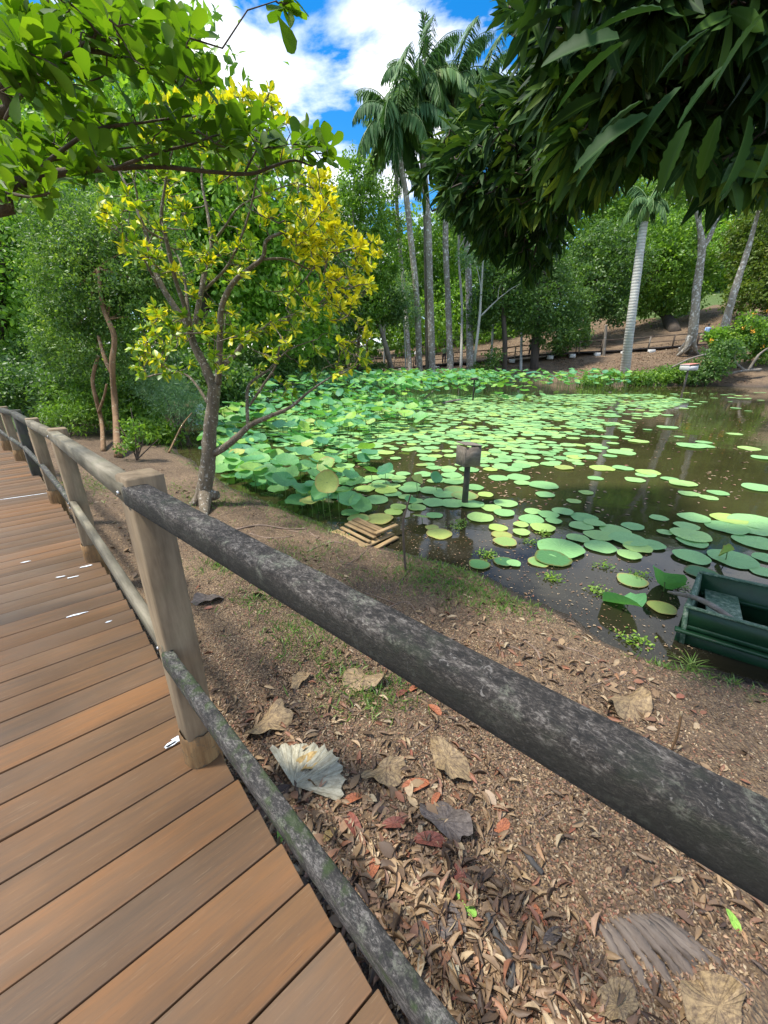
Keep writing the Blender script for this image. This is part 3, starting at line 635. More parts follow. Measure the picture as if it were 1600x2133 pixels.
# the near, lichen-black top rail: a thick chamfered beam with a slight bow
def chamfer_rail(pts, wd, ht, bev, name, mat, seed=3., rough_=.0014, seg=70, topr=.03):
    pts = smooth_path(pts, seg//(len(pts)-1)); m_ = MB(); V = []; g_ = []
    prof = [(-.5+bev/wd, -.5), (.5-bev/wd, -.5), (.5, -.5+bev/ht), (.5, .5-topr/ht*.9), (.5-topr/wd*.35, .5-topr/ht*.3), (.5-topr/wd, .5), (.0, .5), (-.5+topr/wd, .5), (-.5+topr/wd*.35, .5-topr/ht*.3), (-.5, .5-topr/ht*.9), (-.5, -.5+bev/ht)]
    T = np.gradient(pts, axis=0); T = unit(T); x = np.concatenate([[0], np.cumsum(np.linalg.norm(np.diff(pts, axis=0), axis=1))])
    for i_, (p, t_) in enumerate(zip(pts, T)):
        sd = unit(np.cross(t_, (0, 0, 1))); u_ = np.cross(sd, t_)
        for j_, (a_, b2_) in enumerate(prof):
            r_ = rough_*(vnoise(np.array([x[i_]*30]), np.array([j_*1.7+seed]), 2)[0]-.5)*2
            V.append(p+sd*(a_*wd+np.sign(a_)*r_)+u_*(b2_*ht+r_)); g_.append((x[i_], a_*wd+seed, b2_*ht))
    n_ = len(prof); f = [tuple(range(n_)), tuple(range((len(pts)-1)*n_+n_-1, (len(pts)-1)*n_-1, -1))]
    for i_ in range(len(pts)-1):
        for j_ in range(n_): f.append((i_*n_+j_, (i_+1)*n_+j_, (i_+1)*n_+(j_+1) % n_, i_*n_+(j_+1) % n_))
    m_.add(V, f); return m_.build(name, mat, rail, attrs={'g': np.array(g_)})
a0 = off_in(1, .026)
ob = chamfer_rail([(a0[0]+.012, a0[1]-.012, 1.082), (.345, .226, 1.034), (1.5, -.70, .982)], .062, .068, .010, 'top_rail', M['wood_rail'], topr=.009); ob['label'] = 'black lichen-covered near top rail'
a1 = off_in(1, .048)
ob = chamfer_rail([(a1[0]+.03, a1[1]-.03, .52), (.077, .285, .50), (1.2, -.80, .48)], .036, .058, .004, 'lower_rail', M['wood_low'], seed=9., topr=.006); ob['label'] = 'dark mossy near lower rail'
for i in (1, 2):
    tn = PD[i]; n_ = unit(np.array([-abs(tn[1]), -abs(tn[0])])); q = np.array(posts[i])
    for zz, dd, ds in ((tops[i]-.05, .056, .02), (LOW[i]+.012, .056, .015), (LOW[i]-.012, .056, -.02)):
        m_ = MB(); c_ = q+n_*dd+tn*ds; m_.tube([(c_[0], c_[1], zz), (c_[0]+n_[0]*.006, c_[1]+n_[1]*.006, zz)], [.007, .006], 8); m_.build('bolt', M['steel'], rail)

# white paint marks on the boards
def splash(px, py, w_, l_, ang, seed):
    r = np.random.default_rng(seed); q = G(px, py, 0); m_ = MB(); n = 14; V = []
    for k_ in range(n):
        t_ = k_*2*math.pi/n; rr_ = 1*(.6+.55*r.random()); V.append((rr_*math.cos(t_)*l_, rr_*math.sin(t_)*w_))
    c_, s_ = math.cos(ang), math.sin(ang)
    m_.add([(q[0]+a*c_-b_*s_, q[1]+a*s_+b_*c_, .0035) for a, b_ in V], [tuple(range(n))]); return m_.build('paint_mark', M['paint'], bwalk)
for i, a in enumerate([(367, 1545, .012, .045, .7), (372, 1536, .008, .03, .65), (355, 1553, .006, .03, .8), (180, 1180, .012, .05, .6), (126, 1202, .008, .03, .4), (150, 1203, .008, .04, .5), (160, 1281, .01, .06, .6), (45, 1035, .012, .25, .6), (226, 1296, .008, .02, .6), (54, 1171, .01, .03, .6)]): splash(*a, i)

# ------------------------------------------------------------------ boat
def boat():
    z0 = ZW
    # gunwale corners from the photo: bow transom at the left, hull running off to the right
    zt = -.19
    An = G(1428, 1265, zt); Af = G(1458, 1192, zt)         # near / far top corner of the bow board
    root = empty('rowing_boat', (An[0], An[1], z0), 'dark green flat-bottomed wooden boat moored at the bank', 'boat')
    dn = unit(G(1600, 1325, zt)-An); ln = 2.6
    df = unit(G(1600, 1212, zt)-Af)
    dn = unit(dn*.6+df*.4+0*dn); df = unit(dn*.75+df*.25)
    Bn = An+dn*ln; Bf = Af+df*ln
    side = unit(np.array([-dn[1], dn[0], 0])); side = side if np.dot(side, Af-An) > 0 else -side
    up = np.array([0, 0, 1.])
    def board(name, a, b_, ht, th, flare, mat, zb=None):
        """plank standing under the line a-b, leaning by flare toward outside"""
        m_ = MB(); o = flare; a = np.array(a); b_ = np.array(b_)
        ta = th
        inn = -unit(o)*ta
        V = [a, b_, b_+inn, a+inn, a-up*ht-o, b_-up*ht-o, b_-up*ht-o+inn, a-up*ht-o+inn]
        m_.add(V, [(0, 1, 2, 3), (7, 6, 5, 4), (0, 4, 5, 1), (1, 5, 6, 2), (2, 6, 7, 3), (3, 7, 4, 0)]); return m_.build(name, mat, root)
    hull_h = .46
    board('near_side', An, Bn, .19, .022, -side*.035, M['boat'])
    board('near_side', An-up*.192+side*.030-side*.0, Bn-up*.192+side*.030, .20, .02, -side*.02, M['boat'])
    board('far_side', Af, Bf, .40, .022, side*.06, M['boat'])
    # rub strake
    m_ = MB(); m_.beam(An-up*.195+side*.012-dn*.02, Bn-up*.195+side*.012, .05, .022, .004); m_.build('rub_strake', M['boat'], root)
    # gunwale caps with scraped paint
    m_ = MB(); m_.beam(An+up*.006+side*.008, Bn+up*.006+side*.008, .034, .014, .003); m_.build('gunwale', M['boat_edge'], root)
    m_ = MB(); m_.beam(Af+up*.006-side*.008, Bf+up*.006-side*.008, .034, .014, .003); m_.build('gunwale', M['boat_edge'], root)
    # bow board, notched lower in the middle
    m_ = MB(); d2 = unit(Af-An); L_ = np.linalg.norm(Af-An); V = []
    pr = [(0, 0), (.12, -.005), (.2, -.045), (.8, -.045), (.9, -.005), (1, 0)]
    for th_ in (0, .03):
        for t_, z_ in pr: V.append(An+d2*L_*t_+up*z_-dn*(.01-th_)*1.0)
        for t_, z_ in reversed(pr): V.append(An+d2*L_*(.06+.88*t_)-up*.42+dn*(th_+.04))
    n_ = len(pr)*2; f = [tuple(range(n_)), tuple(range(2*n_-1, n_-1, -1))]+[(k_, n_+k_, n_+(k_+1) % n_, (k_+1) % n_) for k_ in range(n_)]
    m_.add(V, f); m_.build('bow_board', M['boat_edge'], root)
    # bottom
    m_ = MB(); a = An-up*.36+side*.07+dn*.05; b_ = Bn-up*.36+side*.07; c_ = Bf-up*.36-side*.07; d_ = Af-up*.36-side*.07+dn*.05
    m_.add([a, b_, c_, d_]+[x-up*.02 for x in (a, b_, c_, d_)], [(0, 1, 2, 3), (7, 6, 5, 4), (0, 4, 5, 1), (1, 5, 6, 2), (2, 6, 7, 3), (3, 7, 4, 0)]); m_.build('bottom', M['boat_in'], root)
    # inner ledge and seat
    m_ = MB(); m_.beam(Af-up*.16-side*.05+dn*.04, Bf-up*.16-side*.05, .04, .03, .003); m_.build('inner_rail', M['boat'], root)
    m_ = MB(); m_.beam(An-up*.16+side*.04+dn*.04, Bn-up*.16+side*.04, .04, .03, .003); m_.build('inner_rail', M['boat'], root)
    wdt = L_-.09; ctr = (An+Af)/2+dn*.21-up*.125
    m_ = MB(); m_.box(ctr, (.21, wdt, .022), ax=[dn, side, up], bev=.003); m_.build('seat', M['boat_edge'], root)
    ctr2 = (An+Af)/2+dn*1.5-up*.125; m_ = MB(); m_.box(ctr2, (.24, wdt, .022), ax=[dn, side, up], bev=.003); m_.build('seat', M['boat_edge'], root)
    return An, Af, dn, side, ctr
An, Af, dn, side, seatc = boat()
# grey pole lying across the bow
p0 = G(1392, 1233, -.30); p1 = G(1530, 1292, -.21)
m_ = MB(); pts = smooth_path([p0, (p0+p1)/2+np.array([0, 0, .045]), p1], 6); m_.tube(pts, rad_interp([.010, .019, .021, .016], len(pts)), 8)
o = m_.build('pole', M['root'], attrs={'g': np.concatenate(m_.V)}, smooth=True); o.data.materials[0] = M['wood_grey']
tag(o, 'grey weathered pole resting over the bow of the green boat', 'pole')

# ------------------------------------------------------------------ raft of planks at the bank
def raft():
    q = onground(770, 1122); root = empty('plank_raft', (q[0], q[1], ZW), 'small broken raft of brown wooden planks at the water edge', 'wooden raft')
    zt = ZW+.075
    A = G(697, 1106, zt); B = G(757, 1137, zt); C = G(815, 1105, zt); D = G(742, 1085, zt)
    def pl_(a, b_, wd, th, dz, mat='wood_raft'):
        ml = (MB(), []); timb(ml, a+np.array([0, 0, dz]), b_+np.array([0, 0, dz]), wd, th, .003); tbuild(ml, 'plank', M[mat], root)
    ex = unit(B-A); 
    pl_(A, B+ex*.04, .10, .02, 0)
    pl_(A+(D-A)*.30, B+(C-B)*.22, .045, .02, .004)
    for t_, w_ in ((.52, .05), (.70, .055), (.88, .05), (1.0, .06)):
        pl_(A+(D-A)*t_, B+(C-B)*(t_*.78), w_, .02, .028+.006*math.sin(t_*9))
    pl_(B-ex*.02, C+ex*.02, .07, .018, -.028); pl_(A+ex*.06, D+ex*.10, .06, .018, -.028)
    pl_(B+(C-B)*.25+ex*.08, C+ex*.10, .06, .02, -.05); pl_(B+(C-B)*.45-ex*.02, C+ex*.03+unit(C-B)*.08, .05, .02, .055)
raft()

# ------------------------------------------------------------------ nest box on a post, sticks and stakes
def nestbox(base, ztop, rpost, bw, bh, mats, label, roofc=None, name='nest_box', lean=(0, 0), rz=.5):
    root = empty(name, base, label, 'nest box'); b0 = np.array(base, float); top = np.array([base[0]+lean[0], base[1]+lean[1], ztop])
    m_ = MB(); pts = [b0-np.array([0, 0, .3]), (b0+top)/2, top]; m_.tube(pts, [rpost*1.1, rpost, rpost*.95], 10, wob=.05)
    m_.build('post', M[mats[0]], root, attrs={'g': np.concatenate(m_.V)})
    ax = [[math.cos(rz), math.sin(rz), 0], [-math.sin(rz), math.cos(rz), 0], [0, 0, 1]]
    m_ = MB(); th = .014
    for sx in (-1, 1): m_.box(top+np.array(ax[0])*sx*(bw/2), (th, bw, bh), ax=ax, bev=.002)
    m_.box(top+np.array(ax[1])*(bw/2-th/2), (bw-th, th, bh*.98), ax=ax); m_.box(top-np.array(ax[1])*(bw/2-th/2)-np.array([0, 0, bh*.12]), (bw-th-.002, th, bh*.7), ax=ax); m_.box(top-np.array([0, 0, bh/2-.01]), (bw-th-.002, bw-2*th-.002, th), ax=ax)
    m_.build('box', M[mats[1]], root, attrs={'g': np.concatenate(m_.V)})
    m_ = MB(); ax2 = np.array(ax); tilt = .12; c_, s_ = math.cos(tilt), math.sin(tilt); ax3 = [ax2[0]*c_+ax2[2]*s_, ax2[1], ax2[2]*c_-ax2[0]*s_]
    m_.box(top+np.array([0, 0, bh/2+.022]), (bw*1.12, bw*1.1, .014), ax=ax3, bev=.002); m_.build('roof', M[mats[2]], root, attrs={'g': np.concatenate(m_.V)})
q = G(968, 1048, ZW)
zb = H-(H-ZW)*0  # box height from the photo
def z_at(px, py, p): d = ray(px, py); t = (d[0]*p[0]+d[1]*p[1])/(d[0]**2+d[1]**2); return H+t*d[2]
nestbox((q[0], q[1], ZW), z_at(975, 948, q), .043, .235, .27, ('wood_darkpost', 'wood_grey', 'wood_grey'), 'old grey wooden nest box on a mossy post standing in the near lotus water', lean=(.0, 0), rz=3.5)
q = G(985, 835, ZW); root = nestbox((q[0], q[1], ZW), z_at(984, 790, q), .035, .30, .07, ('beam_far', 'beam_far', 'rail_far'), 'small dark nest box on a thin stake among the far lotus leaves', rz=.1)
M['roof_red'] = flat('roof_red', (.50, .20, .15), .7, .15, 6)
q = P(1424, 808, 29.8); nestbox((q[0], q[1], ZW), z_at(1430, 765, q), .07, .75, .40, ('wood_grey', 'concrete', 'roof_red'), 'white nest box with a pinkish red roof near the far right bank', rz=.2)

def stick(name, pts, rads, mat, label, cat, group=None, n=7, wob=.04, parent=None):
    m_ = MB(); p = smooth_path(pts, 6); m_.tube(p, rad_interp(rads, len(p)), n, wob=wob)
    o = m_.build(name, mat, parent, attrs={'g': np.concatenate(m_.V)-(np.array(parent.location) if parent else 0)}, smooth=True)
    if label: tag(o, label, cat, group)
    return o
q = onground(846, 1190); qz = q.copy()
def V_(px, py, b): z = z_at(px, py, b); d = ray(px, py); t = (z-H)/d[2]; return np.array([0, 0, H])+t*d
stick('stick', [q-np.array([0, 0, .05]), V_(842, 1150, q), V_(840, 1090, q), V_(848, 1055, q), V_(856, 1030, q)], [.011, .011, .010, .008, .005], M['bark_twig'], 'thin brown bent stick pushed upright into the near bank', 'stick')

# ------------------------------------------------------------------ lotus pads
def pad_template(rings, segs, cup, wave, seed, notch=True, fold=0.0):
    r = np.random.default_rng(seed); V = [(0, 0, -.02 if cup else 0)]; loc = [(0, 0, 0)]; ph = r.random(4)*6.28
    for i in range(1, rings+1):
        t = i/rings
        for k in range(segs):
            a = 2*math.pi*k/segs; rad = t*(1+.035*math.sin(3*a+ph[0])+.025*math.sin(5*a+ph[1])+wave*.18*math.sin(9*a+ph[3])*t)
            z = cup*t*t+wave*t*t*(.5*math.sin(3*a+ph[2])+.35*math.sin(5*a+ph[3])+.2*math.sin(8*a+ph[0]))
            x, y = rad*math.cos(a), rad*math.sin(a)
            if fold: z += fold*abs(x)**1.5; x *= 1-.25*fold
            V.append((x, y, z)); loc.append((math.cos(a)*t, math.sin(a)*t, 0))
    tri = []; q = []
    for k in range(segs):
        if segs and k < segs: tri.append((0, 1+k, 1+(k+1) % segs))
    for i in range(rings-1):
        for k in range(segs): a = 1+i*segs; b_ = a+segs; q.append((a+k, b_+k, b_+(k+1) % segs, a+(k+1) % segs))
    return np.array(V, float), np.array(tri), np.array(q) if q else np.zeros((0, 4), int), np.array(loc, float)
FLOAT_T = [pad_template(4, 26, .02, .028, 20+i) for i in range(4)]
FLOAT_LO = [pad_template(1, 10, .01, .01, 30+i) for i in range(2)]
STAND_T = [pad_template(3, 20, .22, .11, 40+i) for i in range(5)]+[pad_template(3, 20, .05, .16, 50+i, fold=.5) for i in range(2)]
STAND_LO = [pad_template(2, 10, .2, .12, 60+i) for i in range(3)]
def rotm(rz, tilt, ta):
    ct, st_ = math.cos(tilt), math.sin(tilt); ca, sa = math.cos(ta), math.sin(ta); cz, sz = math.cos(rz), math.sin(rz)
    k = np.array([[0, 0, ca], [0, 0, sa], [-ca, -sa, 0]])
    Rt = np.eye(3)+st_*k+(1-ct)*(k@k); return Rt@np.array([[cz, -sz, 0], [sz, cz, 0], [0, 0, 1]])
from mathutils import Matrix
pad_src = {}
def pad_obj(kind, i):
    key = (kind, i)
    if key not in pad_src:
        T = {'float': FLOAT_T, 'stand': STAND_T, 'old': FLOAT_T, 'dark': FLOAT_T, 'stand_old': STAND_T}[kind][i]
        mat = M[{'float': 'pad', 'stand': 'pad_stand', 'old': 'pad_old', 'dark': 'pad_dark', 'stand_old': 'pad_old'}[kind]]
        V, tri, q, loc = T; nm = 'floating_lotus_leaf' if kind in ('float', 'old', 'dark') else 'blade'
        o = mesh_np(nm, V, [tri, q], mat, None, {'loc': loc, 'v': np.full(len(V), .37*i)}, True); pad_src[key] = o.data
        bpy.data.objects.remove(o)
    return pad_src[key]
class Stuff:
    def __init__(s): s.V = []; s.T = []; s.Q = []; s.loc = []; s.v = []; s.n = 0
    def add(s, T, M3, p, sc_, v):
        V, tri, q, loc = T; s.V.append((V*sc_)@M3.T+p); s.T.append(tri+s.n); s.Q.append(q+s.n); s.loc.append(loc); s.v.append(np.full(len(V), v)); s.n += len(V)
    def build(s, name, mat):
        Fs = [np.concatenate(s.T)]; Q = np.concatenate(s.Q)
        if len(Q): Fs.append(Q)
        return mesh_np(name, np.concatenate(s.V), Fs, mat, None, {'loc': np.concatenate(s.loc), 'v': np.concatenate(s.v)}, True)
def place_float(x, y, r_, kind, label, group, z=None, tilt=None):
    i = random.randrange(4); o = bpy.data.objects.new('floating_lotus_leaf', pad_obj(kind, i)); col.objects.link(o)
    o.location = (x, y, ZW+.008+random.random()*.016 if z is None else z)
    m3 = rotm(random.random()*6.28, random.gauss(0, .02) if tilt is None else tilt, random.random()*6.28)
    o.rotation_euler = Matrix(m3.tolist()).to_euler(); o.scale = (r_, r_, r_); tag(o, label, 'lotus leaf', group); return o
# near pads read off the photo: (x, y, width in photo pixels, kind, label)
NEAR = [
 (1166, 1145, 96, 'float', 'broad green pad with a torn edge, largest on the left of the pad cluster'),
 (1150, 1166, 76, 'dark', 'grey green pad with brown rim below the near pad cluster'), (1122, 1172, 46, 'old', 'yellow brown decaying pad beside a grey green one near the bank'),
 (1203, 1123, 46, 'float', None), (1250, 1141, 64, 'float', 'smooth light green pad in the middle of the near cluster'), (1247, 1118, 60, 'float', None), (1308, 1126, 74, 'float', 'overlapping wide pad at the right of the near cluster'), (1355, 1137, 54, 'float', None),
 (1327, 1143, 56, 'float', None), (1310, 1158, 48, 'float', None), (1281, 1106, 62, 'float', None), (1318, 1098, 44, 'float', None), (1210, 1098, 48, 'float', None), (1216, 1079, 56, 'float', None), (1237, 1092, 44, 'float', None),
 (1372, 1080, 36, 'float', None), (1384, 1111, 30, 'float', None), (1430, 1099, 48, 'float', None), (1438, 1118, 76, 'float', 'wide pad under a smaller one left of the green sprout'), (1442, 1131, 58, 'float', None),
 (1440, 1163, 70, 'float', 'rounded pale pad floating left of the curled leaf'), (1526, 1166, 90, 'float', 'oval pad carrying an upright curled leaf'), (1446, 1080, 60, 'float', None), (1518, 1083, 66, 'float', None),
 (1514, 1101, 78, 'float', 'flat round pad in the right cluster over the boat'), (1570, 1090, 90, 'float', None), (1575, 1131, 84, 'float', 'big flat pad at the right edge over the boat'), (1570, 1107, 60, 'float', None), (1595, 1165, 50, 'float', None), (1460, 1195, 62, 'dark', 'blue green pad behind the bow of the boat'), (1590, 1193, 50, 'float', None),
 (1052, 1130, 50, 'old', None), (1045, 1116, 44, 'old', None), (1037, 1101, 40, 'float', None), (1086, 1111, 36, 'float', None), (1085, 1095, 32, 'float', None), (1107, 1083, 52, 'float', None), (1130, 1102, 52, 'float', None), (1153, 1088, 34, 'float', None),
 (1142, 1075, 44, 'float', None), (1172, 1068, 44, 'float', None), (1050, 1071, 44, 'float', None), (1110, 1066, 36, 'float', None), (1000, 1080, 56, 'float', None), (1023, 1060, 44, 'float', None), (1053, 1050, 50, 'float', None), (998, 1178, 46, 'dark', 'blue green holed pad floating near the left of the bank'),
 (1049, 1172, 44, 'dark', 'dark half-sunk pad near the bank left of the yellow one'), (1070, 1176, 30, 'float', None), (915, 1113, 56, 'old', 'yellow and green pad floating right of the stick'), (905, 1075, 36, 'float', None), (900, 1100, 30, 'old', None),
 (1316, 1211, 60, 'old', 'ragged yellow green pad left of the upturned leaves'), (1379, 1268, 56, 'old', 'pale decaying pad touching the water in front of the bow'), (790, 1083, 60, 'old', 'yellow dying pad behind the plank raft'), (748, 1083, 50, 'old', None),
 (820, 1068, 40, 'float', None), (830, 1058, 36, 'float', None), (868, 1058, 40, 'float', None), (1132, 1013, 60, 'float', 'large lone light green pad on open water'), (1080, 995, 48, 'float', None), (1145, 968, 40, 'float', None), (1254, 976, 50, 'float', None), (1297, 976, 42, 'float', None), (1294, 943, 56, 'float', None),
 (1350, 985, 48, 'float', None), (1322, 1001, 40, 'float', None), (1421, 1009, 52, 'float', None), (1345, 990, 40, 'float', None), (1395, 1000, 34, 'float', None), (1440, 930, 56, 'float', None), (1465, 930, 40, 'float', None), (1580, 1018, 60, 'float', None), (1240, 997, 32, 'float', None), (1221, 1027, 30, 'float', None),
 (1195, 1045, 30, 'float', None), (1560, 935, 40, 'float', None), (1590, 955, 44, 'float', None), (1530, 905, 30, 'float', None), (1496, 1028, 40, 'float', None), (1435, 1030, 40, 'float', None), (1135, 1033, 40, 'float', None), (1270, 912, 36, 'float', None), (1390, 891, 40, 'float', None), (1330, 920, 40, 'float', None),
]
occ = []
nfl = 0; nst = 0
for (px, py, wpx, kd, lb) in NEAR:
    q = G(px, py, ZW); dist = np.linalg.norm(q-np.array([0, 0, H])); r_ = wpx/F*float(np.dot(q-np.array([0, 0, H]), np.array([0, CT, -ST])))/2*.97
    if r_ > .32: r_ = .32
    place_float(q[0], q[1], r_, kd, lb or 'light green round pad floating flat on the open dark water', None if lb else 'flat round pads on the open water'); nfl += 1; occ.append((q[0], q[1], r_))
# scattered floating pads; denser to the left
REG = [ # polygon in photo pixels, pads per square metre
 ([(880, 1010), (960, 960), (1130, 905), (1260, 930), (1180, 985), (1040, 1045), (930, 1090), (850, 1070)], 20),
 ([(640, 835), (820, 822), (1350, 822), (1440, 832), (1330, 880), (1120, 920), (960, 965), (870, 1040), (800, 1040), (560, 900)], 34),
 ([(1330, 818), (1600, 818), (1600, 850), (1440, 870), (1320, 890)], .7),
 ([(1000, 860), (1300, 840), (1400, 870), (1260, 960), (1100, 990)], 5),
 ([(1260, 880), (1600, 850), (1600, 1050), (1250, 1040)], .35),
 ([(450, 900), (640, 850), (860, 1050), (780, 1100), (620, 1060), (500, 1010)], 9),
]
cand = []
for poly, dens in REG:
    PL = np.array([G(px, py, ZW)[:2] for px, py in poly]); lo = PL.min(0); hi = PL.max(0)
    n = int(np.prod(hi-lo)*dens); q = lo+(hi-lo)*rng.random((n, 2)); q = q[inpoly(q[:, 0], q[:, 1], PL.tolist())]
    q = q[inpoly(q[:, 0], q[:, 1], POND) & (pdist(q[:, 0], q[:, 1], POND) > .35)]
    cl = vnoise(q[:, 0]*.9, q[:, 1]*.9, 12); q = q[rng.random(len(q)) < np.clip((cl-.2)*2.2, .15, 1)]; cand += q.tolist()
random.shuffle(cand); cells = {}
def ok(x, y, r_, f=.56):
    cx, cy = int(x//.7), int(y//.7)
    for i in (-1, 0, 1):
        for j in (-1, 0, 1):
            for (a, b_, c_) in cells.get((cx+i, cy+j), ()):
                if math.hypot(a-x, b_-y) < (c_+r_)*f: return False
    cells.setdefault((cx, cy), []).append((x, y, r_)); return True
for o_ in occ: ok(*o_, f=0)
good = []
for x, y in cand:
    r_ = random.uniform(.10, .205)
    if ok(x, y, r_): good.append((x, y, r_))
good.sort(key=lambda g: g[0]**2+g[1]**2)
st = Stuff(); BAND = [(6.5, 'round light green lotus pad floating in the near thick patch'), (99, 'small looking light green pad floating in the mid pond patch')]
for i, (x, y, r_) in enumerate(good):
    if nfl < 300:
        d_ = math.hypot(x, y); lb = 'round green pad floating beside the tall lotus leaves' if x < 0 else 'round light green pad floating in the dense patch of mid pond'
        place_float(x, y, r_, 'old' if random.random() < .035 else 'float', lb, 'floating pads by the tall leaves' if x < 0 else 'floating pads of the dense patch'); nfl += 1
    else: st.add(random.choice(FLOAT_LO), rotm(random.random()*6, random.gauss(0, .02), random.random()*6), np.array([x, y, ZW+.01+random.random()*.02]), r_, random.random())
o = st.build('floating_lotus_leaves', M['pad']); tag(o, 'distant carpet of small floating lotus pads across the far pond', 'lotus leaves', kind='stuff')
# a few special upturned leaves
def special(px, py, r_, dz, rz, tilt, ta, kd, idx, label, stalkz=None):
    q = G(px, py, ZW+dz); root = empty('lotus_leaf', (q[0], q[1], ZW), label, 'lotus leaf')
    o = bpy.data.objects.new('blade', pad_obj(kd, idx)); col.objects.link(o); o.parent = root; o.location = (0, 0, dz)
    o.rotation_euler = Matrix(rotm(rz, tilt, ta).tolist()).to_euler(); o.scale = (r_,)*3
    m_ = MB(); m_.tube([(q[0]+.04, q[1]+.02, ZW-.25), (q[0]+.01, q[1], ZW+dz*.5), (q[0], q[1], ZW+dz)], [.006, .005, .005], 6); m_.build('stalk', M['stalk'], root)
special(1515, 1150, .085, .10, .4, 1.1, 2.6, 'stand_old', 5, 'bright yellow green curled leaf standing upright on an oval pad')
special(1300, 1258, .17, .05, .3, .55, 1.6, 'stand', 5, 'dark folded lotus leaf half sunk between bank and boat')
special(1385, 1212, .16, .10, 2.2, .9, .6, 'stand', 6, 'torn drooping lotus leaf beside the bow of the boat')
special(908, 995, .10, .22, 1., .8, -1.2, 'stand', 0, 'light green oval leaf held just above open water left of the nest box')
special(681, 1004, .145, .55, 1., 1.15, -1.4, 'stand_old', 1, 'olive upright leaf showing its veined underside, tallest in the near clump')
special(868, 1000, .10, .25, 1., .5, -1.0, 'stand_old', 6, 'yellow green folded leaf left of the nest box')
special(855, 1042, .085, .12, 1., .3, -1.0, 'stand', 2, 'small cupped leaf beside the bent stick')
special(878, 1075, .11, .09, 1., .3, 1.0, 'old', 2, 'yellowed wilting leaf drooping to the water right of the bent stick')

# standing lotus leaves
SREG = [ # polygon (px at water level), density /m2, height range
 ([(425, 900), (470, 905), (560, 960), (650, 1010), (720, 1050), (770, 1070), (700, 1095), (640, 1075), (560, 1040), (470, 1005), (435, 975)], 34, (.08, .40)),
 ([(400, 880), (460, 870), (620, 900), (760, 960), (830, 1020), (770, 1060), (620, 990), (450, 900)], 8, (.08, .38)),
 ([(420, 850), (640, 820), (900, 850), (880, 900), (700, 930), (480, 900)], 9.0, (.15, .55)),
 ([(560, 800), (880, 800), (1000, 800), (1060, 820), (940, 835), (860, 855), (640, 850), (440, 850)], 8.5, (.45, 1.15)),
 ([(940, 798), (1300, 803), (1330, 812), (1160, 824), (1000, 830)], 3.2, (.4, 1.15)),
 ([(960, 822), (1080, 820), (1150, 850), (980, 870)], .5, (.2, .6)),
]
cand = []
for poly, dens, hr in SREG:
    PL = np.array([G(px, py, ZW)[:2] for px, py in poly]); lo = PL.min(0); hi = PL.max(0); n = int(np.prod(hi-lo)*dens)
    q = lo+(hi-lo)*rng.random((n, 2)); q = q[inpoly(q[:, 0], q[:, 1], PL.tolist())]; q = q[inpoly(q[:, 0], q[:, 1], POND)]
    for a in q: cand.append((a[0], a[1], random.uniform(*hr), random.uniform(.12, .205)))
good = []
cells = {}
random.shuffle(cand)
for x, y, h_, r_ in cand:
    if ok(x, y, r_, .42): good.append((x, y, h_, r_))
good.sort(key=lambda g: g[0]**2+g[1]**2)
print('standing', len(good), 'floating', nfl)
st = Stuff(); stk = MB(); stalk_src = {}
for i, (x, y, h_, r_) in enumerate(good):
    tilt = abs(random.gauss(.30, .22)); ta = random.gauss(-.6, 1.6); rz = random.random()*6.28
    if i < 285:
        reg = ('standing blue green and light green lotus leaf in the near left clump beside the bank', 'standing lotus leaves of the near clump') if y < 8 else ('lotus leaf held above the pads in the middle of the pond', 'standing lotus leaves in mid pond')
        root = empty('lotus_leaf', (x, y, ZW), reg[0], 'lotus leaf', reg[1])
        kd = 'stand_old' if random.random() < .05 else 'stand'
        o = bpy.data.objects.new('blade', pad_obj(kd, random.choices(range(7), [4, 4, 4, 4, 4, 1, 1])[0])); col.objects.link(o); o.parent = root; o.location = (0, 0, h_)
        o.rotation_euler = Matrix(rotm(rz, tilt, ta).tolist()).to_euler(); o.scale = (r_,)*3
        m_ = MB(); m_.tube([(x+random.gauss(0, .03), y+random.gauss(0, .03), ZW-.2), (x+random.gauss(0, .015), y, ZW+h_*.5), (x, y, ZW+h_-.01)], [.005, .0045, .004], 5); m_.build('stalk', M['stalk'], root)
    else:
        st.add(random.choice(STAND_LO), rotm(rz, tilt, ta), np.array([x, y, ZW+h_]), r_*1.1, random.random()); stk.tube([(x, y, ZW-.1), (x, y, ZW+h_)], [.008, .008], 3, cap=False)
o = st.build('lotus_leaves', M['pad_stand']); tag(o, 'far thicket of tall lotus leaves below the far bank', 'lotus leaves', kind='stuff')
o2 = stk.build('lotus_stalks', M['stalk']); tag(o2, kind='stuff'); o2.parent = o
# lotus flowers at the back of the thicket
flm = flat('lotus_petal', (.80, .68, .66), .5, .1, 5, bs=0)
T = T_leaf([(.3, .2), (.7, .22)], .3, -.2)
for px, py, lb in [(708, 784, 'leftmost'), (758, 785, 'second'), (833, 787, 'third'), (942, 790, 'fourth'), (1275, 793, 'rightmost')]:
    q = P(px, py, 31); root = empty('lotus_flower', (q[0], q[1], ZW), f'{lb} of the pale pink lotus flowers at the back of the thicket', 'flower')
    n = 14; th = np.arange(n)*2.4; el = np.linspace(.3, 1.2, n); D = np.stack([np.cos(th)*np.cos(el), np.sin(th)*np.cos(el), np.sin(el)], 1)
    V, Fs, at = leaves(T, np.repeat(q[None], n, 0), D, np.repeat([[0, 0, 1.]], n, 0)+D*.1, np.full(n, .17), np.full(n, .5)); mesh_np('petals', V, Fs, flm, root, at)
    m_ = MB(); m_.tube([(q[0], q[1], ZW-.1), q], [.01, .01], 4); m_.build('stalk', M['stalk'], root)

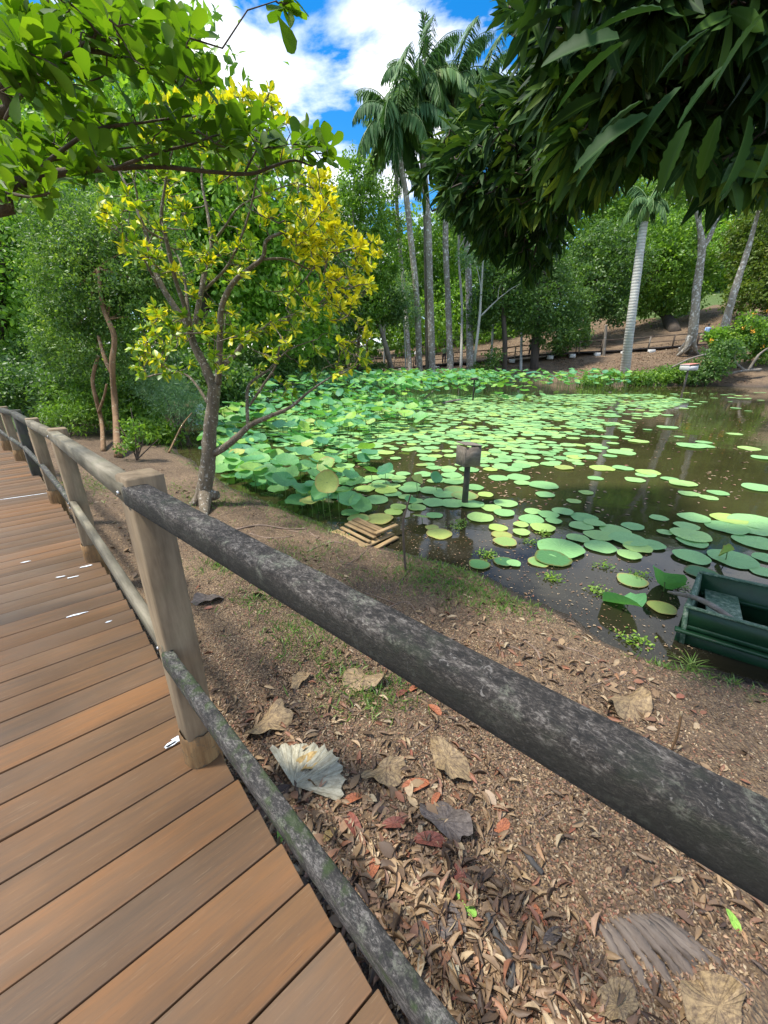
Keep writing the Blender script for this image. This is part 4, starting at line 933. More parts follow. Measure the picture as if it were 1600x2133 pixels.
# ------------------------------------------------------------------ trees
FW = np.array([0, CT, -ST])
def hit(px, py, lift=0.0):
    d = ray(px, py); d = d/np.hypot(d[0], d[1]); t = np.concatenate([np.linspace(1, 20, 300), np.linspace(20, 160, 1400)])
    q = np.array([0, 0, H])+d[None]*t[:, None]; g_ = np.maximum(ground_z(q[:, 0], q[:, 1], False), ZW); i = np.argmax(q[:, 2] < g_)
    if q[i, 2] >= g_[i]: i = len(t)-1
    p = q[i].copy(); p[2] = g_[i]; return p
def dep(c): return float(np.dot(c-np.array([0, 0, H]), FW))
def blob(px, py, rx, ry, Y, dr=.8):
    c = P(px, py, Y); k = dep(c)/F; return (c, (rx*k, rx*k*dr, ry*k))
def base_at(px, Y):                        # ground point in column px at forward distance Y
    d = ray(px, 700); x = d[0]*Y/d[1]; return np.array([x, Y, float(ground_z(np.array([x]), np.array([Y]), False)[0])])
def tree(name, label, cat, b0, trunk_pts, rads, bark, blobs, mat, n, size, tpl='dia', group=None, extra=None, clump=.5, seg=8, parts=True, shell=.5):
    root = empty(name, tuple(b0), label, cat, group)
    if trunk_pts is not None:
        m_ = MB(); tp = smooth_path(trunk_pts, 5); m_.tube(tp, rad_interp(rads, len(tp)), seg, wob=.05)
        for (pts, r_) in (extra or []):
            p_ = smooth_path(pts, 5); m_.tube(p_, rad_interp(r_, len(p_)), 6, wob=.04)
        if blobs:   # limbs into the crown
            top = np.array(trunk_pts[-1]); mid = tp[int(len(tp)*.7)]
            for (c, rd) in blobs:
                a = top if random.random() < .5 else mid; c = np.array(c); md = (a+c)/2+rng.normal(size=3)*.08*np.linalg.norm(c-a)
                p_ = smooth_path([a, md, c], 5); m_.tube(p_, rad_interp([rads[-1]*.7, rads[-1]*.25], len(p_)), 5)
        m_.build('trunk', M[bark], root, smooth=True)
    if blobs: crown('crown', root, M[mat], blobs, n, size, tpl, clump)
    return root

# --- far wood behind everything (reads as one mass)
bl = []
for px, py, rx, ry, Y in [(40, 300, 260, 260, 34), (330, 300, 230, 220, 36), (60, 620, 250, 180, 30), (380, 560, 220, 190, 36), (600, 560, 130, 150, 46), (720, 640, 120, 120, 56), (840, 600, 110, 130, 66), (960, 600, 120, 130, 72), (1080, 590, 120, 130, 76),
                          (1220, 520, 130, 100, 80), (1360, 500, 130, 100, 84), (1500, 480, 130, 110, 84), (1640, 460, 130, 120, 80), (1780, 480, 200, 200, 70), (-200, 400, 260, 330, 30)]:
    bl.append(blob(px, py, rx, ry, Y, .3))
root_far = crown('far_wood', None, M['far'], bl, 90000, .75, clump=1.6, shell=.2); tag(root_far, 'distant mass of mixed green woodland filling the background', 'woodland', kind='stuff')
bl = [blob(a, b_, c_, d_, Y, .35) for a, b_, c_, d_, Y in [(870, 680, 90, 60, 54), (960, 660, 110, 70, 58), (1060, 650, 90, 70, 60), (900, 590, 100, 70, 62), (1450, 560, 120, 60, 62), (1580, 560, 90, 80, 60)]]
o = crown('sunlit_thicket', None, M['bright'], bl, 22000, .45, clump=.9, shell=.2); tag(o, 'sunlit yellow green thicket seen between the trunks across the pond', 'thicket', kind='stuff')

bl = [blob(a, b_, c_, d_, Y, .35) for a, b_, c_, d_, Y in [(1100, 480, 110, 90, 66), (1240, 420, 110, 90, 66), (1380, 400, 120, 90, 68), (1520, 380, 120, 100, 68), (1660, 380, 120, 130, 66), (980, 500, 90, 80, 64), (880, 520, 80, 90, 60)]]
o = crown('tall_wood', None, M['far'], bl, 42000, .5, clump=1.1, shell=.2); tag(o, 'taller green woodland rising on the hill behind the right bank', 'woodland', kind='stuff')
# --- left side
def T3(lst, Y): return [P(a, b_, Y) for a, b_ in lst]
b0 = hit(20, 860)
tree('bright_leafed_tree', 'bright fresh green tree at the far left edge behind the railing', 'tree', base_at(10, 14), [base_at(10, 14), P(5, 700, 14), P(0, 500, 14)], [.18, .12], 'bark_dark',
     [blob(20, 520, 110, 100, 14), blob(-30, 640, 110, 90, 13.5), blob(50, 720, 70, 70, 14.5), blob(10, 400, 120, 90, 15), blob(-120, 520, 120, 200, 14)], 'bright', 17000, .16, 'oval', clump=.35)
tree('small_leafed_tree', 'dark small-leafed tree with two slim orange brown trunks behind the railing', 'tree', G(232, 945, -.33), [G(246, 952, -.33), P(240, 850, 8.9), P(234, 760, 8.9), P(238, 700, 9.0), P(215, 640, 9.2), P(205, 560, 9.4)], [.07, .055, .05, .035], 'bark_orange',
     [blob(230, 560, 130, 120, 9.9), blob(160, 600, 100, 100, 9.8), blob(130, 700, 70, 80, 10), blob(290, 660, 80, 100, 9.7), blob(200, 730, 110, 55, 10), blob(180, 480, 130, 80, 10.4), blob(310, 520, 80, 90, 10.3), blob(150, 500, 80, 80, 10.6), blob(330, 590, 60, 60, 9.9)], 'small', 52000, .072, 'dia', clump=.17,
     extra=[([G(215, 940, -.33), P(212, 880, 9.1), P(200, 830, 9.1), P(193, 790, 9.2), P(205, 740, 9.3)], [.05, .04, .035]), ([P(232, 775, 8.95), P(218, 745, 9.0), P(205, 700, 9.2)], [.05, .03]), ([P(205, 860, 9.1), P(217, 825, 9.0), P(222, 800, 9.0)], [.03, .02])])
tree('broadleaf_tree', 'tall bright green broadleaf tree behind the yellow leafed tree', 'tree', base_at(430, 20), [base_at(430, 20), P(430, 700, 20), P(420, 500, 21), P(410, 350, 22)], [.3, .22, .12], 'bark_dark',
     [blob(400, 330, 150, 110, 22), blob(300, 250, 140, 90, 23), blob(470, 450, 130, 110, 21), blob(360, 500, 130, 110, 21), blob(540, 560, 110, 120, 21), blob(420, 640, 130, 100, 20.5), blob(580, 400, 70, 90, 22), blob(620, 650, 80, 90, 22), blob(180, 330, 130, 100, 22)], 'bright', 44000, .24, 'oval', clump=.5)
tree('broadleaf_tree', 'deep green tree between the yellow leafed tree and the palms', 'tree', base_at(640, 30), [base_at(640, 30), P(640, 650, 30), P(650, 500, 30)], [.25, .12], 'bark_dark',
     [blob(620, 700, 90, 70, 29), blob(540, 720, 90, 60, 27), blob(680, 630, 70, 90, 31), blob(640, 560, 90, 90, 32)], 'deep', 17000, .26, 'oval', clump=.5)
tree('slender_tree', 'slender mid green tree with open crown rising below the palm heads', 'tree', hit(745, 770), [hit(745, 770), P(748, 640, 34), P(738, 520, 34), P(735, 400, 34)], [.16, .11, .05], 'bark_far',
     [blob(740, 370, 34, 45, 34), blob(720, 450, 38, 50, 34), blob(770, 440, 34, 60, 34.5), blob(790, 540, 48, 60, 34.5), blob(715, 560, 44, 70, 34), blob(760, 620, 50, 60, 34)], 'far', 13000, .22, 'oval', clump=.42)
# undergrowth along the left
for lb, b_, mt, n, sz, tp in [
    ('low dark green shrub just behind the railing at the far left', [(50, 810, 80, 45, 10.5), (130, 830, 60, 45, 10.2)], 'deep', 9000, .085, 'oval'),
    ('fern-like green shrub at the foot of the two orange trunks', [(150, 865, 60, 34, 9.4), (215, 860, 48, 34, 9.8), (170, 820, 60, 30, 9.9)], 'far', 7000, .09, 'lance'),
    ('leafy shrub between the orange trunks and the pale willow-like bush', [(290, 880, 50, 36, 9.8), (330, 900, 50, 26, 9.3), (290, 830, 60, 40, 10.4)], 'far', 7000, .085, 'oval'),
    ('pale feathery willow-like bush left of the yellow leafed trunk', [(370, 835, 55, 45, 9.4), (330, 800, 55, 40, 9.8), (410, 860, 40, 40, 9.4)], 'pale', 9000, .085, 'long'),
    ('dark bush by the water behind the willow-like bush', [(470, 800, 70, 50, 15), (400, 780, 60, 50, 16), (560, 780, 60, 30, 22)], 'deep', 8000, .16, 'oval'),
    ('tall hedge-like thicket in the dark behind the small-leafed tree', [(230, 800, 170, 60, 13), (60, 780, 130, 70, 13)], 'deep', 13000, .12, 'oval')]:
    bb = [blob(*q) for q in b_]; c = bb[0][0]; gx = gz(c[0], c[1]) if c[1] < 20 else -.4
    root = empty('shrub', (c[0], c[1], gx), lb, 'shrub'); crown('foliage', root, M[mt], bb, n, sz, tp, clump=.16 if sz < .1 else .3, shell=.2)
    m_ = MB()
    for k in range(5):
        e = bb[k % len(bb)][0]; m_.tube(smooth_path([(c[0]+.1*k-.2, c[1], gx-.05), ((c[0]+e[0])/2, (c[1]+e[1])/2, (gx+e[2])/2+.1), e], 4), rad_interp([.02, .008], 9), 5)
    m_.build('stem', M['bark_twig'], root)
# pink flowers spot, thin bare sapling and leaning stem on the left bank
q = G(285, 958, -.35)
root = empty('bare_shrub', tuple(q), 'small nearly bare twiggy shrub at the left of the yellow leafed tree', 'shrub'); m_ = MB()
for k, (a, b_) in enumerate([(250, 890), (272, 850), (290, 880), (300, 905), (262, 920), (330, 915)]):
    m_.tube(smooth_path([q, (q+P(a, b_, q[1]))/2+np.array([0, .05, .02]), P(a, b_, q[1]+.1)], 5), rad_interp([.016, .006], 11), 5)
m_.build('stem', M['bark_twig'], root)
crown('foliage', root, M['far'], [blob(275, 900, 22, 28, q[1]), blob(262, 930, 18, 16, q[1])], 500, .06, 'oval', clump=.08)
stick('sapling', [G(352, 942, -.4), P(365, 915, 8.6), P(380, 885, 8.7), P(400, 860, 8.9)], [.024, .018, .01], M['bark_orange'], 'short leaning brown stem at the water edge left of the yellow leafed tree', 'stem')

# --- the yellow variegated tree on the near bank
b0 = onground(425, 1050); Yv = b0[1]
root = empty('variegated_tree', tuple(b0), 'crooked small tree with yellow and green variegated leaves on the near bank', 'tree')
def vp(lst, d0=0, d1=0): n = len(lst); return smooth_path([P(a, b_, Yv+d0+(d1-d0)*i/(n-1)) for i, (a, b_) in enumerate(lst)], 5)
LM = [
 (vp([(421, 1058), (427, 1010), (434, 960), (437, 900), (443, 850), (447, 800)]), [.145, .118, .112, .098, .090, .088]),
 (vp([(447, 815), (428, 765), (405, 720), (393, 685), (375, 655), (345, 610), (322, 560), (305, 490), (287, 440), (255, 370), (215, 300)], 0, .5), [.085, .065, .055, .045, .038, .022, .01]),
 (vp([(395, 690), (385, 640), (365, 580), (347, 500), (336, 460), (342, 400), (355, 330), (380, 250)], .1, -.5), [.045, .033, .028, .015, .007]),
 (vp([(400, 690), (391, 640), (386, 590), (375, 545), (360, 520)], .1, .6), [.036, .028, .015, .008]),
 (vp([(403, 690), (419, 610), (430, 545), (440, 505), (432, 440), (420, 370), (430, 300), (460, 230)], .1, .9), [.045, .04, .028, .015, .007]),
 (vp([(455, 800), (457, 740), (459, 690), (462, 640), (485, 590), (520, 560), (548, 535), (556, 500), (600, 480), (640, 460)], 0, -.6), [.055, .045, .035, .025, .012]),
 (vp([(458, 765), (490, 738), (520, 700), (560, 680), (600, 660), (655, 640), (700, 600), (735, 560)], 0, .7), [.045, .036, .028, .018, .008]),
 (vp([(445, 945), (470, 930), (500, 905), (522, 885), (560, 868), (605, 848), (645, 815), (690, 785), (730, 765)], 0, -.5), [.065, .058, .046, .034, .024, .014, .006]),
 (vp([(517, 888), (515, 840), (520, 800), (560, 770), (600, 730), (650, 710)], -.1, .5), [.032, .028, .018, .008]),
 (vp([(520, 845), (550, 800), (575, 760), (585, 700)], 0, -.6), [.024, .018, .007]),
 (vp([(433, 840), (408, 800), (380, 778), (330, 780), (285, 790)], 0, .5), [.026, .018, .006]),
 (vp([(330, 600), (300, 540), (270, 500), (225, 470)], .3, -.2), [.022, .012, .005]),
 (vp([(440, 510), (470, 470), (500, 430), (560, 400), (620, 380)], .5, .1), [.022, .014, .006]),
 (vp([(345, 500), (300, 470), (280, 380), (260, 330)], 0, -.4), [.02, .012, .005]),
 (vp([(550, 540), (600, 540), (650, 560), (700, 530), (745, 510)], -.4, .2), [.018, .012, .005]),
 (vp([(419, 610), (470, 560), (500, 500), (520, 440), (540, 350), (560, 260)], .3, -.3), [.026, .016, .006]),
]
m_ = MB()
for p_, r_ in LM: m_.tube(p_, rad_interp(np.array(r_)*(.82 if r_[0] > .1 else .72), len(p_)), 10 if r_[0] > .05 else 7, wob=.04)
# root flare with a stub
for a, b_ in [((395, 1052), .05), ((455, 1030), .06), ((425, 1075), .05)]:
    e = onground(*a) if a[1] > 1035 else P(a[0], a[1], Yv); m_.tube(smooth_path([P(428, 1025, Yv), (P(428, 1030, Yv)+e)/2-np.array([0, 0, .01]), e-np.array([0, 0, .03 if a[1] > 1035 else 0])], 5), rad_interp([.10, b_+.02, b_*.8], 11), 8)
pol = [(205, 430), (255, 340), (330, 260), (380, 215), (470, 195), (560, 190), (600, 260), (640, 340), (690, 370), (705, 450), (790, 500), (795, 560), (745, 600), (780, 700), (770, 770), (650, 790), (600, 835), (555, 820), (470, 790), (430, 740), (380, 800), (300, 790), (262, 740), (300, 640), (330, 600), (270, 545), (235, 500)]
pts = sample_poly(pol, 620); cl = vnoise(pts[:, 0]/38, pts[:, 1]/38, 8); pts = pts[cl > .36]
# extra yellow masses at the right and the top
ex_ = np.concatenate([sample_poly([(590, 430), (690, 410), (712, 470), (700, 540), (640, 560), (590, 500)], 95), sample_poly([(735, 495), (795, 495), (795, 560), (745, 560)], 16), sample_poly([(300, 215), (470, 200), (500, 260), (330, 300)], 40),
                     sample_poly([(640, 560), (780, 590), (740, 660), (640, 650)], 34), sample_poly([(680, 690), (775, 700), (770, 770), (690, 780)], 22), sample_poly([(265, 690), (400, 690), (400, 760), (270, 760)], 20), sample_poly([(540, 190), (580, 190), (575, 230), (545, 230)], 4), sample_poly([(640, 365), (690, 370), (680, 400), (640, 400)], 8), sample_poly([(200, 430), (270, 430), (270, 490), (230, 490)], 10)])
pts = np.concatenate([pts, ex_]); yd = rng.normal(size=len(pts))*.55; tg = np.array([P(a, b_, Yv+.1+max(-.9, min(1.1, c))) for (a, b_), c in zip(pts, yd)])
tw = skeleton([p_ for p_, _ in LM], tg)
for w_ in tw: m_.tube(w_, [.0075, .0055, .0045, .003], 4, cap=False)
m_.build('trunk', M['bark_near'], root, smooth=True)
dirs = unit(tg-np.array([b0[0]+.2, b0[1], 1.6]))+np.array([0, 0, .25])
V, Fs, at = whorls(tg, dirs, 9, .090, 'vari', spread=.95, up=.6)
yel = np.clip(.15+.36*sstep(560, 700, pts[:, 0])*sstep(700, 560, pts[:, 1])+.35*sstep(280, 215, pts[:, 1])+.22*(pts[:, 0] > 640)+rng.normal(size=len(pts))*.22, 0, 1)
yel = np.where((pts[:, 0] > 580) & (pts[:, 1] < 560) & (pts[:, 1] > 400), yel+.08, yel); yel = np.clip(yel, .02, .98)
k_ = len(TL['vari'][0]); wl = np.clip(np.repeat(yel, 9)+rng.normal(size=len(yel)*9)*.24, 0, 1); at['w'] = np.repeat(wl, k_)
mesh_np('crown', V, Fs, M['varieg'], root, at)

# --- overhanging branch, upper left
tb = np.array([-4.9, .5, -.35])
root = empty('overhanging_tree', tuple(tb), 'overhanging branches with glossy bright green paddle-shaped leaves at the upper left', 'tree')
def op(lst): return smooth_path([P(a, b_, c) for a, b_, c in lst], 5)
LB = [
 (smooth_path([tb, tb+np.array([.1, 0, 1.4]), tb+np.array([.5, .4, 2.3]), P(-120, 440, 2.5), P(0, 396, 2.6), P(60, 373, 2.7), P(150, 356, 2.75), P(220, 351, 2.8)], 5), [.11, .08, .045, .030, .028, .025, .019, .015]),
 (op([(215, 351, 2.8), (330, 347, 2.85), (430, 357, 2.9), (520, 362, 2.95), (572, 345, 3.0), (612, 334, 3.05), (650, 346, 3.1)]), [.0145, .011, .009, .0045]),
 (smooth_path([tb+np.array([.5, .4, 2.3]), P(-160, 250, 2.2), P(0, 178, 2.3), P(60, 170, 2.4), (P(108, 125, 2.45)), P(160, 102, 2.5), P(215, 85, 2.5), P(242, 40, 2.55), P(252, -20, 2.6)], 5), [.04, .022, .016, .014, .011, .008, .005]),
 (op([(100, 122, 2.45), (180, 106, 2.5), (250, 118, 2.6), (320, 132, 2.7), (400, 138, 2.8)]), [.011, .008, .004]),
 (op([(103, 122, 2.45), (102, 60, 2.4), (98, -20, 2.4)]), [.009, .007, .005]),
 (op([(150, 100, 2.5), (200, 70, 2.4), (140, 0, 2.3)]), [.008, .004]),
 (op([(75, 165, 2.4), (30, 215, 2.3), (10, 250, 2.3)]), [.01, .006]),
 (op([(240, 350, 2.8), (330, 318, 2.7), (400, 300, 2.8), (450, 282, 2.9), (520, 268, 3.0)]), [.009, .006, .003]),
 (op([(510, 360, 2.95), (530, 320, 3.0), (545, 300, 3.0), (580, 280, 3.0)]), [.007, .005, .003]),
 (op([(60, 373, 2.7), (120, 320, 2.6), (200, 270, 2.6), (300, 255, 2.7), (400, 240, 2.8)]), [.011, .008, .004]),
 (op([(0, 396, 2.6), (60, 410, 2.5), (110, 400, 2.5)]), [.009, .004]),
 (op([(20, 385, 2.6), (80, 340, 2.9), (200, 320, 3.1), (330, 300, 3.2), (470, 310, 3.3)]), [.010, .007, .003]),
]
m_ = MB()
for p_, r_ in LB: m_.tube(p_, rad_interp(r_, len(p_)), 8, wob=.05)
A_ = sample_poly([(0, 250), (120, 215), (300, 225), (420, 235), (540, 245), (598, 280), (690, 300), (685, 340), (610, 322), (560, 328), (430, 322), (300, 315), (130, 330), (110, 405), (60, 415), (0, 450)], 120)
A2 = sample_poly([(0, 330), (300, 300), (420, 350), (300, 360), (120, 400), (100, 440), (0, 455)], 16)
B_ = sample_poly([(0, 0), (330, 0), (350, 45), (405, 75), (432, 130), (425, 190), (365, 190), (330, 160), (200, 165), (150, 215), (0, 260)], 90)
C_ = np.array([(575, 2), (590, 8), (600, 5), (655, 310), (670, 330), (640, 305)])
px_ = np.concatenate([A_, A2, B_, C_]); Yo = np.concatenate([2.6+rng.random(len(A_))*.9, 2.4+rng.random(len(A2))*.6, 2.1+rng.random(len(B_))*.9, [2.5, 2.5, 2.5, 3.1, 3.1, 3.1]])
tg = np.array([P(a, b_, c) for (a, b_), c in zip(px_, Yo)])
# the crown carries on overhead and to the left, out of the picture
ov = np.stack([rng.uniform(-5.2, .2, 260), rng.uniform(-1.6, 1.9, 260), rng.uniform(3.1, 4.0, 260)], 1)
rel = ov-np.array([0, 0, H]); vv = (rel@np.array([0, ST, CT]))/np.maximum(rel@FW, .05); ov = ov[(vv > 1.36) | (rel@FW < .3)]
tg2 = np.concatenate([tg, ov]); tw = skeleton([p_ for p_, _ in LB], tg2, sag=.05)
for w_ in tw: m_.tube(w_, [.0045, .0038, .003, .0022], 4, cap=False)
m_.build('trunk', M['bark_over'], root, smooth=True)
dirs = np.array([.5, 0, .5])+rdir(len(tg2))*.6
j1 = whorls(tg2, dirs, 7, .115, 'obov', spread=.95, up=.8); mesh_np('crown', j1[0], j1[1], M['over'], root, j1[2])

# --- big dark tree overhanging from the right
tb = np.array([2.9, -1.3, -.3])
root = empty('dark_leafed_tree', tuple(tb), 'big dark tree with long drooping leaves overhanging from the upper right', 'tree')
LD = [
 (smooth_path([tb, tb+np.array([.05, .1, 1.5]), tb+np.array([0, .6, 2.6]), P(1500, 60, 2.2), P(1350, 120, 3.2), P(1200, 200, 4.2), P(1050, 260, 5.0), P(930, 290, 5.4)], 5), [.2, .17, .12, .07, .05, .035, .02, .01]),
 (op([(1350, 120, 3.2), (1250, 300, 3.9), (1150, 420, 4.6), (1110, 540, 4.9)]), [.04, .025, .01]),
 (op([(1500, 60, 2.2), (1480, 200, 2.6), (1420, 330, 3.0)]), [.04, .015]),
 (op([(1250, 180, 3.9), (1120, 100, 4.4), (1050, 60, 4.8)]), [.03, .01]),
 (op([(1150, 230, 4.4), (1010, 380, 5.0), (900, 440, 5.2)]), [.03, .01]),
]
m_ = MB()
for p_, r_ in LD: m_.tube(p_, rad_interp(r_, len(p_)), 8, wob=.05)
def reg(pol, n, y0, y1, k=1.): q = sample_poly(pol, n); return np.array([P(a, b_, y0+(y1-y0)*random.random()**k) for a, b_ in q])
RA = reg([(1130, 110), (1080, 190), (1000, 260), (930, 320), (915, 390), (940, 430), (990, 460), (1150, 440), (1270, 380), (1320, 200), (1200, 60)], 640, 3.7, 5.8)
RA = np.concatenate([RA, reg([(1040, 150), (1080, 140), (1080, 200), (990, 270), (900, 330), (905, 400), (880, 400), (885, 320), (960, 240)], 60, 4.6, 5.8), reg([(1040, 0), (1100, 0), (1100, 60)], 6, 4, 5)])
RB = reg([(985, 440), (1180, 420), (1155, 550), (1100, 565), (1050, 525), (985, 500)], 90, 4.4, 5.4)
RC = reg([(1100, 10), (1640, -60), (1640, 300), (1500, 300), (1330, 320), (1230, 350), (1150, 320), (1140, 120)], 620, 2.3, 4.2)
RD = reg([(1330, 320), (1500, 300), (1640, 300), (1620, 370), (1540, 380), (1450, 330)], 26, 2.0, 3.0)
RE = reg([(1140, -120), (1700, -250), (1750, 100), (1300, 60)], 300, 1.7, 3.4)
tg = np.concatenate([RA, RB, RC, RD, RE]); tw = skeleton([p_ for p_, _ in LD], tg, sag=.02)
for w_ in tw: m_.tube(w_, [.008, .006, .005, .0035], 4, cap=False)
m_.build('trunk', M['bark_dark'], root, smooth=True)
cen = P(1250, 150, 3.8)
dirs = unit(tg-cen)*np.array([1, 1, .7])+np.array([-.25, 0, -.35])
up_l = np.concatenate([np.full(len(RA), 1), np.zeros(len(tg)-len(RA))])
dirs[:len(RA)] += np.array([-.25, 0, .5])*(rng.random((len(RA), 1)) < .45)
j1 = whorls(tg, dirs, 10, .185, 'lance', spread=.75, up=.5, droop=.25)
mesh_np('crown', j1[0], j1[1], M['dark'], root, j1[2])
# close lobed fronds
def lobed(o0, D, Nn, size, nl=6):
    D = unit(D); sd = unit(np.cross(D, Nn)); nn = np.cross(sd, D); V = [o0]; f3 = []; f4 = []; U = [0]
    spine = [o0+D*size*t-nn*size*.18*t*t for t in np.linspace(0, 1, nl+2)]
    out = []; n = 0; VV = []; F3_ = []; F4_ = []; UU = []
    for sgn in (-1, 1):
        for i in range(1, nl+2):
            t = i/(nl+1); ln = size*(.42*math.sin(math.pi*min(1, .25+t*.75))+.05); dr = unit(sd*sgn*.75+D*.8); a = spine[i-1]; b_ = spine[i] if i < nl+2 else spine[-1]
            tip = (a+b_)/2+dr*ln-nn*ln*.2; m1 = a+dr*ln*.5-nn*ln*.05; m2 = b_+dr*ln*.55-nn*ln*.05
            VV += [a, b_, m2, m1, tip]; UU += [0, 0, .6, .6, 1]; F4_.append((n, n+1, n+2, n+3)); F3_.append((n+3, n+2, n+4)); n += 5
    return np.array(VV), [np.array(F3_), np.array(F4_)], {'v': np.full(n, random.random()*.4), 'u': np.array(UU, float)}
WAVY = T_leaf([(y_, .165*math.sin(math.pi*min(1, y_*.92+.05))**.75*(1+.10*math.sin(y_*44))) for y_ in np.linspace(.05, .97, 24)], .25, .22)
js = []
for (px, py, Y, tx, ty) in [(1290, 80, 1.55, 1130, 100), (1300, 90, 1.5, 1150, 200), (1340, 210, 1.5, 1210, 300), (1350, 240, 1.45, 1190, 330), (1420, 180, 1.4, 1290, 330), (1480, 60, 1.2, 1360, 150), (1600, 20, 1.0, 1470, 170), (1440, 250, 1.3, 1360, 400), (1500, 240, 1.3, 1450, 380), (1380, 20, 1.4, 1240, 30), (1560, 240, 1.25, 1530, 400), (1200, 20, 1.7, 1080, 40), (1620, 200, 1.2, 1600, 380), (1260, 200, 1.9, 1140, 250), (1280, 280, 2.0, 1190, 380), (1520, 130, 1.5, 1400, 250)]:
    a = P(px, py, Y); b_ = P(tx, ty, Y*1.05); ln_ = np.linalg.norm(b_-a); js.append(leaves(WAVY, np.array([a]), np.array([b_-a]), np.array([[.1, -.55, .8]])+rng.normal(size=(1, 3))*.25, np.array([ln_]), np.array([random.random()*.5]), wscale=np.array([random.uniform(.75, 1.1)])))
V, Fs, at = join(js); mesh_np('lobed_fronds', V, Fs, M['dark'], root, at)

# --- palms across the pond
def frond(base, d, L_, droop, nl=26, lw=.5):
    """curved rachis with hanging leaflets"""
    d = unit(d); T_ = np.linspace(0, 1, 12); hz = unit(np.array([d[0], d[1], 0])); pts = [np.array(base)]; cur = d.copy()
    for i in range(11):
        cur = unit(cur+np.array([0, 0, -droop*.17*(1+T_[i])])); pts.append(pts[-1]+cur*L_/11)
    pts = np.array(pts); O = []; D = []; S = []
    tg_ = np.gradient(pts, axis=0)
    for t in np.linspace(.12, 1, nl):
        p = np.array([np.interp(t, T_, pts[:, i]) for i in range(3)]); tn = unit(np.array([np.interp(t, T_, tg_[:, i]) for i in range(3)])); sd = unit(np.cross(tn, [0, 0, 1.]))
        for sg in (-1, 1):
            for q_ in range(2):
                O.append(p); D.append(unit(tn*.45+sd*sg*(.8-.3*q_)+np.array([0, 0, -.5-.5*random.random()]))); S.append(L_*.27*(math.sin(math.pi*min(1, .12+t*.88))**.6+.12)*random.uniform(.8, 1.15))
    return pts, np.array(O), np.array(D), np.array(S)
def palm(pxs, Y, label, group, rad, crown_r=4.2, nf=15, seedv=0, bark='bark_blotch', spike=False, base=None, shaft=True, dz=0):
    random.seed(seedv+3)
    b_ = hit(*pxs[0]) if base is None else base
    pts = [b_-np.array([0, 0, .2])]+[P(a, c, Y) for a, c in pxs[1:]]; root = empty('palm_tree', tuple(b_), label, 'palm tree', group)
    tp = smooth_path(pts, 5); m_ = MB(); m_.tube(tp, rad_interp([rad*1.25, rad, rad*.95, rad*.8], len(tp)), 10, wob=.02); m_.build('trunk', M[bark], root, smooth=True)
    top = tp[-1]; 
    m_ = MB(); m_.tube([top-np.array([0, 0, .1]), top+np.array([0, 0, .6]), top+np.array([0, 0, 1.3])], [rad*.85, rad*.9, rad*.4], 8); m_.build('crown_shaft', M['stalk'], root, smooth=True)
    head = top+np.array([0, 0, 1.1]); Os = []; Ds = []; Ss = []; m_ = MB()
    for i in range(nf):
        a = i*2.399+random.random()*.4; el = 1.25-1.45*(i/nf)**.9; L_ = crown_r*(.85+.3*random.random())
        p_, O, D, S = frond(head, (math.cos(a)*math.cos(el), math.sin(a)*math.cos(el), math.sin(el)), L_, .92 if i > 3 else .6)
        m_.tube(p_, rad_interp([.05, .015], len(p_)), 4, cap=False); Os.append(O); Ds.append(D); Ss.append(S)
    m_.build('rachis', M['stalk'], root)
    O = np.concatenate(Os); D = np.concatenate(Ds); S = np.concatenate(Ss); n = len(O); v = np.repeat(rng.random(nf), n//nf)*.6+rng.random(n)*.4
    j = leaves(T_leaf([(.3, .045), (.75, .035)], .1, .3), O, D, rdir(n)*.3+np.array([0, 0, 1.]), S, v, wscale=np.full(n, 1.5)); mesh_np('fronds', j[0], j[1], M['palm'], root, j[2])
    return root, head
palm([(875, 785), (868, 620), (856, 500), (845, 400), (824, 290)], 37, 'tall palm with blotched trunk and the leftmost drooping head of the palm cluster', None, .24, 4.6, 17, 1)
palm([(901, 788), (897, 640), (892, 470), (880, 320), (872, 215)], 38.5, 'tall blotchy palm, second trunk from the left in the palm cluster', None, .27, 4.6, 17, 2)
palm([(939, 786), (934, 640), (928, 490), (936, 350), (945, 205)], 40, 'tall white-blotched palm, third trunk from the left in the palm cluster', None, .25, 4.4, 16, 3)
palm([(980, 784), (977, 600), (972, 450), (985, 320), (1000, 225)], 41, 'palm with vine-wrapped trunk at the right of the palm cluster', None, .28, 4.4, 15, 4)
palm([(855, 780), (845, 640), (830, 480), (826, 400), (826, 330)], 44, 'slim palm half hidden behind the leftmost tall palm', None, .18, 4.2, 14, 5)
root, hd = palm([(1302, 778), (1313, 680), (1326, 580), (1336, 500), (1343, 460)], 33.5, 'smooth pale grey ringed palm trunk standing alone on the right bank', None, .30, 2.2, 13, 6, 'palm_trunk')
# the tall dry spear rising from the palm heads
q = P(885, 125, 40); m_ = MB(); tp = P(884, 30, 40); m_.tube([q-np.array([0, 0, 2.5]), q, (q+tp)/2, tp], [.10, .08, .06, .03], 6); n = 170; tt_ = rng.random(n)
O = q+(tp-q)*tt_[:, None]; D = rdir(n)*np.array([1, 1, .3])+np.array([0, 0, .55]); j = leaves('long', O, D, rdir(n), (.75-.3*tt_)*(.7+.5*rng.random(n)), rng.random(n), wscale=np.full(n, 1.6))
root = empty('palm_spear', tuple(hit(890, 788)), 'tall narrow spear-like palm top sticking up above the palm heads', 'palm tree'); m_.tube([hit(890, 788), P(884, 400, 40), q-np.array([0, 0, 2.5])], [.16, .13, .12], 6); m_.build('trunk', M['bark_far'], root); mesh_np('fronds', j[0], j[1], M['palm'], root, j[2])
for a, b_, c_ in [(870, 75, 'left'), (905, 72, 'right')]:
    pass

